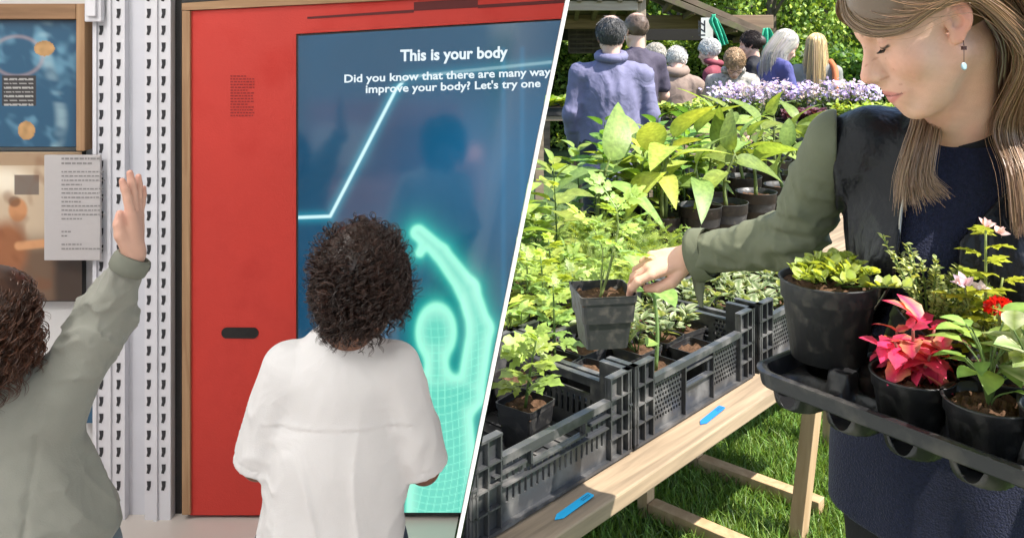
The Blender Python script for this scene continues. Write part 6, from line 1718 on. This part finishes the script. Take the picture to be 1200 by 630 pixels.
m_ = MB(); m_.tube(spline(np.array([Jb(.02, -.12, 1.44), Jb(-.10, -.17, 1.36), Jb(-.17, -.175, 1.2), Jb(-.165, -.17, .95)]), 14), [.026]*14, 8); m_.build('scarf', cloth('scarf_rust', (.42, .13, .05)), jb, True, world=True)

# ================================================================== open sided shed
M_beam = wood('shed_wood', (.24, .17, .11), (.13, .09, .06), 0, .5, .85); M_beamz = wood('shed_post_wood', (.42, .34, .25), (.28, .21, .15), 2, .5, .85)
M_roof = mat('roof_board', (.15, .11, .08), .9, .2, var=.3, vscale=5, stain=(.10, .115, .055), sscale=2.5, bump=.5, bscale=30)
sh_ = thing('open_shed', 'open sided timber shed with a mossy sloping roof behind the shoppers', 'shed', (2.0, 9.6, 0))
def beam(name, a, b, w_, h, m=M_beam, parent=None):
    a, b = A(*a), A(*b); x = unit(b-a); y = unit(np.cross(A(0, 0, 1), x)) if abs(x[2]) < .95 else A(0, 1, 0); z = np.cross(x, y)
    m_ = MB(); m_.box((0, 0, 0), (np.linalg.norm(b-a), w_, h)); V = np.concatenate(m_.V)
    if abs(x[2]) > .95: V = V[:, [1, 2, 0]]*A(1, 1, 1); V = V+(a+b)/2
    else: V = V@np.stack([x, y, z])+(a+b)/2
    return bevel(mk(name, V, [np.concatenate(q) for q in m_.F.values()], m, parent or sh_, False, world=True), .006)
B = lambda x, y, Y: tuple(P(x, y, Y))
beam('eaves_beam', B(600, 7, 8.9), B(747, 7, 8.9), .08, .10, wood('eaves_wood', (.40, .32, .24), (.28, .21, .15), 0, .5, .8))
beam('post', (P(750, 0, 9.0)[0], 9.0, 0), (P(750, 0, 9.0)[0], 9.0, 2.45), .11, .11, M_beamz)
beam('post', (P(897, 0, 10.2)[0], 10.2, 0), (P(897, 0, 10.2)[0], 10.2, 1.62), .10, .10, M_beam)
beam('post', (P(640, 0, 11.3)[0], 11.3, 0), (P(640, 0, 11.3)[0], 11.3, 2.2), .10, .10, M_beam)
beam('cross_beam', B(600, 26, 10.6), B(905, 26, 10.6), .10, .17, wood('tan_beam', (.30, .20, .12), (.19, .12, .075), 0, .5, .8))
beam('back_board', B(600, 39, 11.5), B(893, 39, 11.5), .06, .20, mat('dark_beam', (.02, .018, .016), .9))  # near-black board stands in for the shade inside the shed
# left roof pane (seen from below) and the pitched right pane
def sheet(name, pts, th, m):
    pts = [A(*q) for q in pts]; n = unit(np.cross(pts[1]-pts[0], pts[2]-pts[0])); V = pts+[q+n*th for q in pts]; k = len(pts)
    F = [np.array([[i, (i+1) % k, k+(i+1) % k, k+i] for i in range(k)]), np.array([list(range(k))[::-1]]), np.array([list(range(k, 2*k))])]
    return mk(name, V, F, m, sh_, False, world=True)
def fix(pts, n=9):
    return pts
xl, xr = P(560, 0, 8.9)[0], P(749, 0, 8.9)[0]
sheet('roof', [(xl, 8.75, 1.98), (xr, 8.75, 1.98), (xr+.25, 11.6, 1.70), (xl-.2, 11.6, 1.70)], .05, M_roof)
for k in range(9):
    x = xl+(xr-xl)*k/8; beam('rafter', (x, 8.8, 1.945), (x+.15, 11.5, 1.665), .05, .07)
a0, a1 = P(748, -22, 8.85), P(898, 42, 9.6)
sheet('roof', [a0, a1, a1+A(.25, 2.0, -.06), a0+A(.25, 2.0, -.05)], .06, M_roof)
beam('barge_board', tuple(a0+A(-.05, -.03, -.05)), tuple(a1+A(.02, -.03, -.045)), .03, .07, mat('mossy_board', (.075, .06, .042), .9, .2, var=.3, vscale=6, stain=(.10, .105, .045), sscale=5))
for k in range(6):
    q = a0+(a1-a0)*(k+.5)/6; beam('rafter', tuple(q+A(0, .05, -.07)), tuple(q+A(.25, 1.9, -.125)), .05, .07)
# lattice panel hanging at the back
lt = thing('lattice_panel', 'dark wooden lattice panel leaning inside the shed behind the purple jacket', 'lattice', B(684, 60, 11.0))
x0, x1 = P(667, 0, 11)[0], P(705, 0, 11)[0]; z0, z1 = P(0, 62, 11)[2], P(0, 30, 11)[2]
m_ = MB()
for k in range(7): m_.box(((x0+x1)/2, 11.0, z0+(z1-z0)*k/6), (x1-x0, .02, .022))
for k in range(5): m_.box((x0+(x1-x0)*k/4, 11.022, (z0+z1)/2), (.024, .02, z1-z0))
m_.box(((x0+x1)/2, 11.04, (z0+z1)/2), (x1-x0, .01, z1-z0), None)
m_.build('lattice', mat('lattice_dark', (.07, .055, .04), .9, var=.3), lt, world=True)
# price sign and the green cloths
sg = thing('price_sign', 'white sign with black characters turned sideways under the shed roof', 'sign', B(828, 33, 9.0))
c = P(828.5, 33, 9.0); m_ = MB(); m_.box(c, (14*.009, .012, 24*.009)); m_.build('panel', mat('sign_white', (.62, .60, .55), .6, var=.08, vscale=9), sg, world=True)
put_text('lettering', '1ZZ', c+A(-.022, -.0075, 0), A(0, 0, 1), A(-1, 0, 0), .165, M_black, sg, .03, 1.0)
M_green = mat('green_cloth', (.02, .36, .20), .6, .3, fold=.5, fscale=14, sheen=.2)
def drape(name, label, pts, w_, Y, seed):
    t = thing('green_cloth', label, 'cloth', P(*pts[0], Y), group=None); r = np.random.default_rng(seed); N = 26; M_ = 14
    c = spline(np.array([P(a, b, Y) for a, b in pts]), N); V = []
    for i in range(N):
        tt = i/(N-1); tn = unit(c[min(i+1, N-1)]-c[max(i-1, 0)]); sd_ = unit(np.cross(tn, A(0, 1, 0))); ww = np.interp(tt, [0, .12, .3, 1], w_)*.009
        for j in range(M_): u = j/(M_-1)-.5; V.append(c[i]+sd_*u*ww+A(0, .025*math.sin(u*13+tt*4+seed)*min(1, tt*3+.3), 0))
    i, j = np.meshgrid(np.arange(N-1), np.arange(M_-1), indexing='ij'); F = np.stack([i*M_+j, i*M_+j+1, (i+1)*M_+j+1, (i+1)*M_+j], -1).reshape(-1, 4)
    o = mk('cloth', V, F, M_green, t, True, world=True); q = o.modifiers.new('s', 'SOLIDIFY'); q.thickness = .004
drape('green_cloth', 'green cloth tied at the white sign and hanging in a pointed strip', [(836, 17), (837, 25), (843, 38), (849, 53)], [5, 4, 11, 9], 8.9, 1)
drape('green_cloth', 'green cloth bunched at the right hand post of the shed', [(898, 33), (899, 44), (900, 56), (898, 68)], [7, 11, 14, 9], 8.85, 4)

# ================================================================== hedge and trees
def crown(n, fn, seed, size, cols, flat=.5, tm=T_simple, hang=0.):
    r = np.random.default_rng(seed); pos = fn(r, n); n = len(pos); d = rdir(r, n, -.7, .7); d[:, 2] -= hang; c = np.asarray(cols)[r.integers(0, len(cols), n)]*r.uniform(.55, 1.4, (n, 1))
    return leaves(tm, pos, d, rdir(r, n, .0, 1), size*r.uniform(.6, 1.3, n), size*r.uniform(.7, 1.5, n), col=c)
T_cheap = (np.array([(0, 0, 0), (.5, -.28, .05), (1, 0, -.1), (.5, .28, .05)], float), np.array([[0, 1, 2, 3]]))
M_leafb = leafmat('leaf_far', .35, .5)
M_bark = mat('bark', (.10, .08, .06), .95, .1, var=.3, vscale=14, bump=1, bscale=30)
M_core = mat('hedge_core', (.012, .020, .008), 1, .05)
def hedge(label, x0, x1, Y, z1, dp, n, seed, cols, size=.06):
    t = thing('hedge', label, 'hedge', ((x0+x1)/2, Y, 0))
    def fn(r, n):
        x = r.uniform(x0, x1, n); u = r.random(n); top = r.random(n) < .3
        z = np.where(top, z1+r.normal(0, .05, n), z1*u**.8); y = np.where(top, Y+r.uniform(-dp/2, dp/2, n), Y-dp/2+np.abs(r.normal(0, .07, n))-.03)
        z += .06*np.sin(x*5)+.04*np.sin(x*13+1); return np.stack([x, y+.05*np.sin(x*7+z*9), z], 1)
    V, F, C = crown(n, fn, seed, size, cols, tm=T_cheap); mk('foliage', V, F, M_leafb, t, True, C, world=True)
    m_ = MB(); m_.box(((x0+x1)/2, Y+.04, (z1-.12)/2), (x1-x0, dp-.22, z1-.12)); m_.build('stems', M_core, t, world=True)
hedge('clipped beech hedge running behind the shed and shoppers', -1.2, 3.95, 12.0, 1.46, .9, 26000, 1, [A(.16, .25, .045), A(.24, .33, .06), A(.09, .17, .03)], .075)
hedge('darker rounded laurel hedge behind the blonde woman', 3.6, 8.6, 11.2, 1.22, 1.0, 18000, 2, [A(.11, .22, .04), A(.17, .28, .05), A(.07, .14, .03)], .085)
def tree(label, x, Y, h, cr, seed, cols, n=9000, size=.09, z0=1.2, hang=.6, lean=0, weep=False):
    t = thing('tree', label, 'tree', (x, Y, 0), group=None); r = np.random.default_rng(seed)
    m_ = MB(); tr_ = spline(np.array([(0, 0, 0), (lean*.3, .05, h*.35), (lean, 0, h*.8)]), 12); m_.tube(tr_, np.linspace(.13, .04, 12)*h/4.5, 9)
    tips = []
    for k in range(13):
        b = tr_[4+k % 8]; a = k*2.4; q = b+A(math.cos(a)*cr*.8, math.sin(a)*cr*.7, r.uniform(.2, .9)); m_.tube(spline(np.array([b, (b+q)/2+A(0, 0, .15), q]), 7), np.linspace(.035, .008, 7)*h/4.5, 5); tips.append(q)
    m_.build('trunk', M_bark, t, True)
    def fn(r, n):
        k = 34; cl = np.stack([r.normal(0, cr*.55, k), r.normal(0, cr*.5, k), r.uniform(z0, h, k)], 1); w_ = r.uniform(.5, 1, k)
        ci = r.integers(0, k, n); p_ = cl[ci]+r.normal(0, 1, (n, 3))*A(.28, .28, .30)*cr*.55*w_[ci][:, None]
        if weep: p_ = cl[ci]+r.normal(0, 1, (n, 3))*A(.10, .10, .05)*cr+A(0, 0, -1)*r.exponential(.55, (n, 1))
        return p_[p_[:, 2] > .3]
    V, F, C = crown(n, fn, seed+5, size, cols, tm=T_cheap, hang=hang); mk('crown', V, F, M_leafb, t, True, C)
LG = [A(.24, .36, .05), A(.32, .42, .07), A(.16, .27, .04)]; MG = [A(.12, .22, .04), A(.18, .29, .05)]; DG = [A(.06, .13, .025), A(.09, .16, .03)]
tree('pale green tree in fresh leaf rising above the shed roof', 3.0, 15.0, 5.2, 1.5, 1, LG, 15000, .10, 1.2, weep=True)
tree('bright tree behind the slope of the mossy roof', 4.6, 16.5, 5.4, 1.6, 2, LG, 15000, .10, 1.0, weep=True)
tree('weeping birch with hanging curtains of leaves behind the blonde woman', 5.1, 14.0, 5.2, 1.35, 3, LG[:2]+MG, 17000, .085, .9, weep=True, hang=1.2)
tree('dense green tree to the left of the woman choosing plants', 6.6, 15.5, 5.5, 1.6, 4, MG+LG[2:], 15000, .10, .8)
tree('tree at the far right behind the long brown hair', 8.8, 15.0, 5.5, 1.8, 5, MG+LG, 15000, .10, .6)
tree('darker tree deep behind the shed', 1.2, 16.5, 5.2, 1.9, 6, MG+DG, 14000, .11, .8)
tree('slim birch trunk standing close behind the right end of the shed', 4.05, 13.3, 4.6, .9, 7, LG, 4500, .085, 1.5, weep=True)
def fn(r, n): x = r.uniform(-6, 19, n); return np.stack([x, 20+r.uniform(0, 3, n), r.uniform(0, 6.5, n)+.6*np.sin(x*.9)], 1)
V, F, C = crown(60000, fn, 70, .26, MG+DG+LG[2:], tm=T_cheap); tag(mk('far_wood', V, F, M_leafb, None, True, C), 'mass of green woodland far behind the plant sale', 'woodland', kind='stuff')
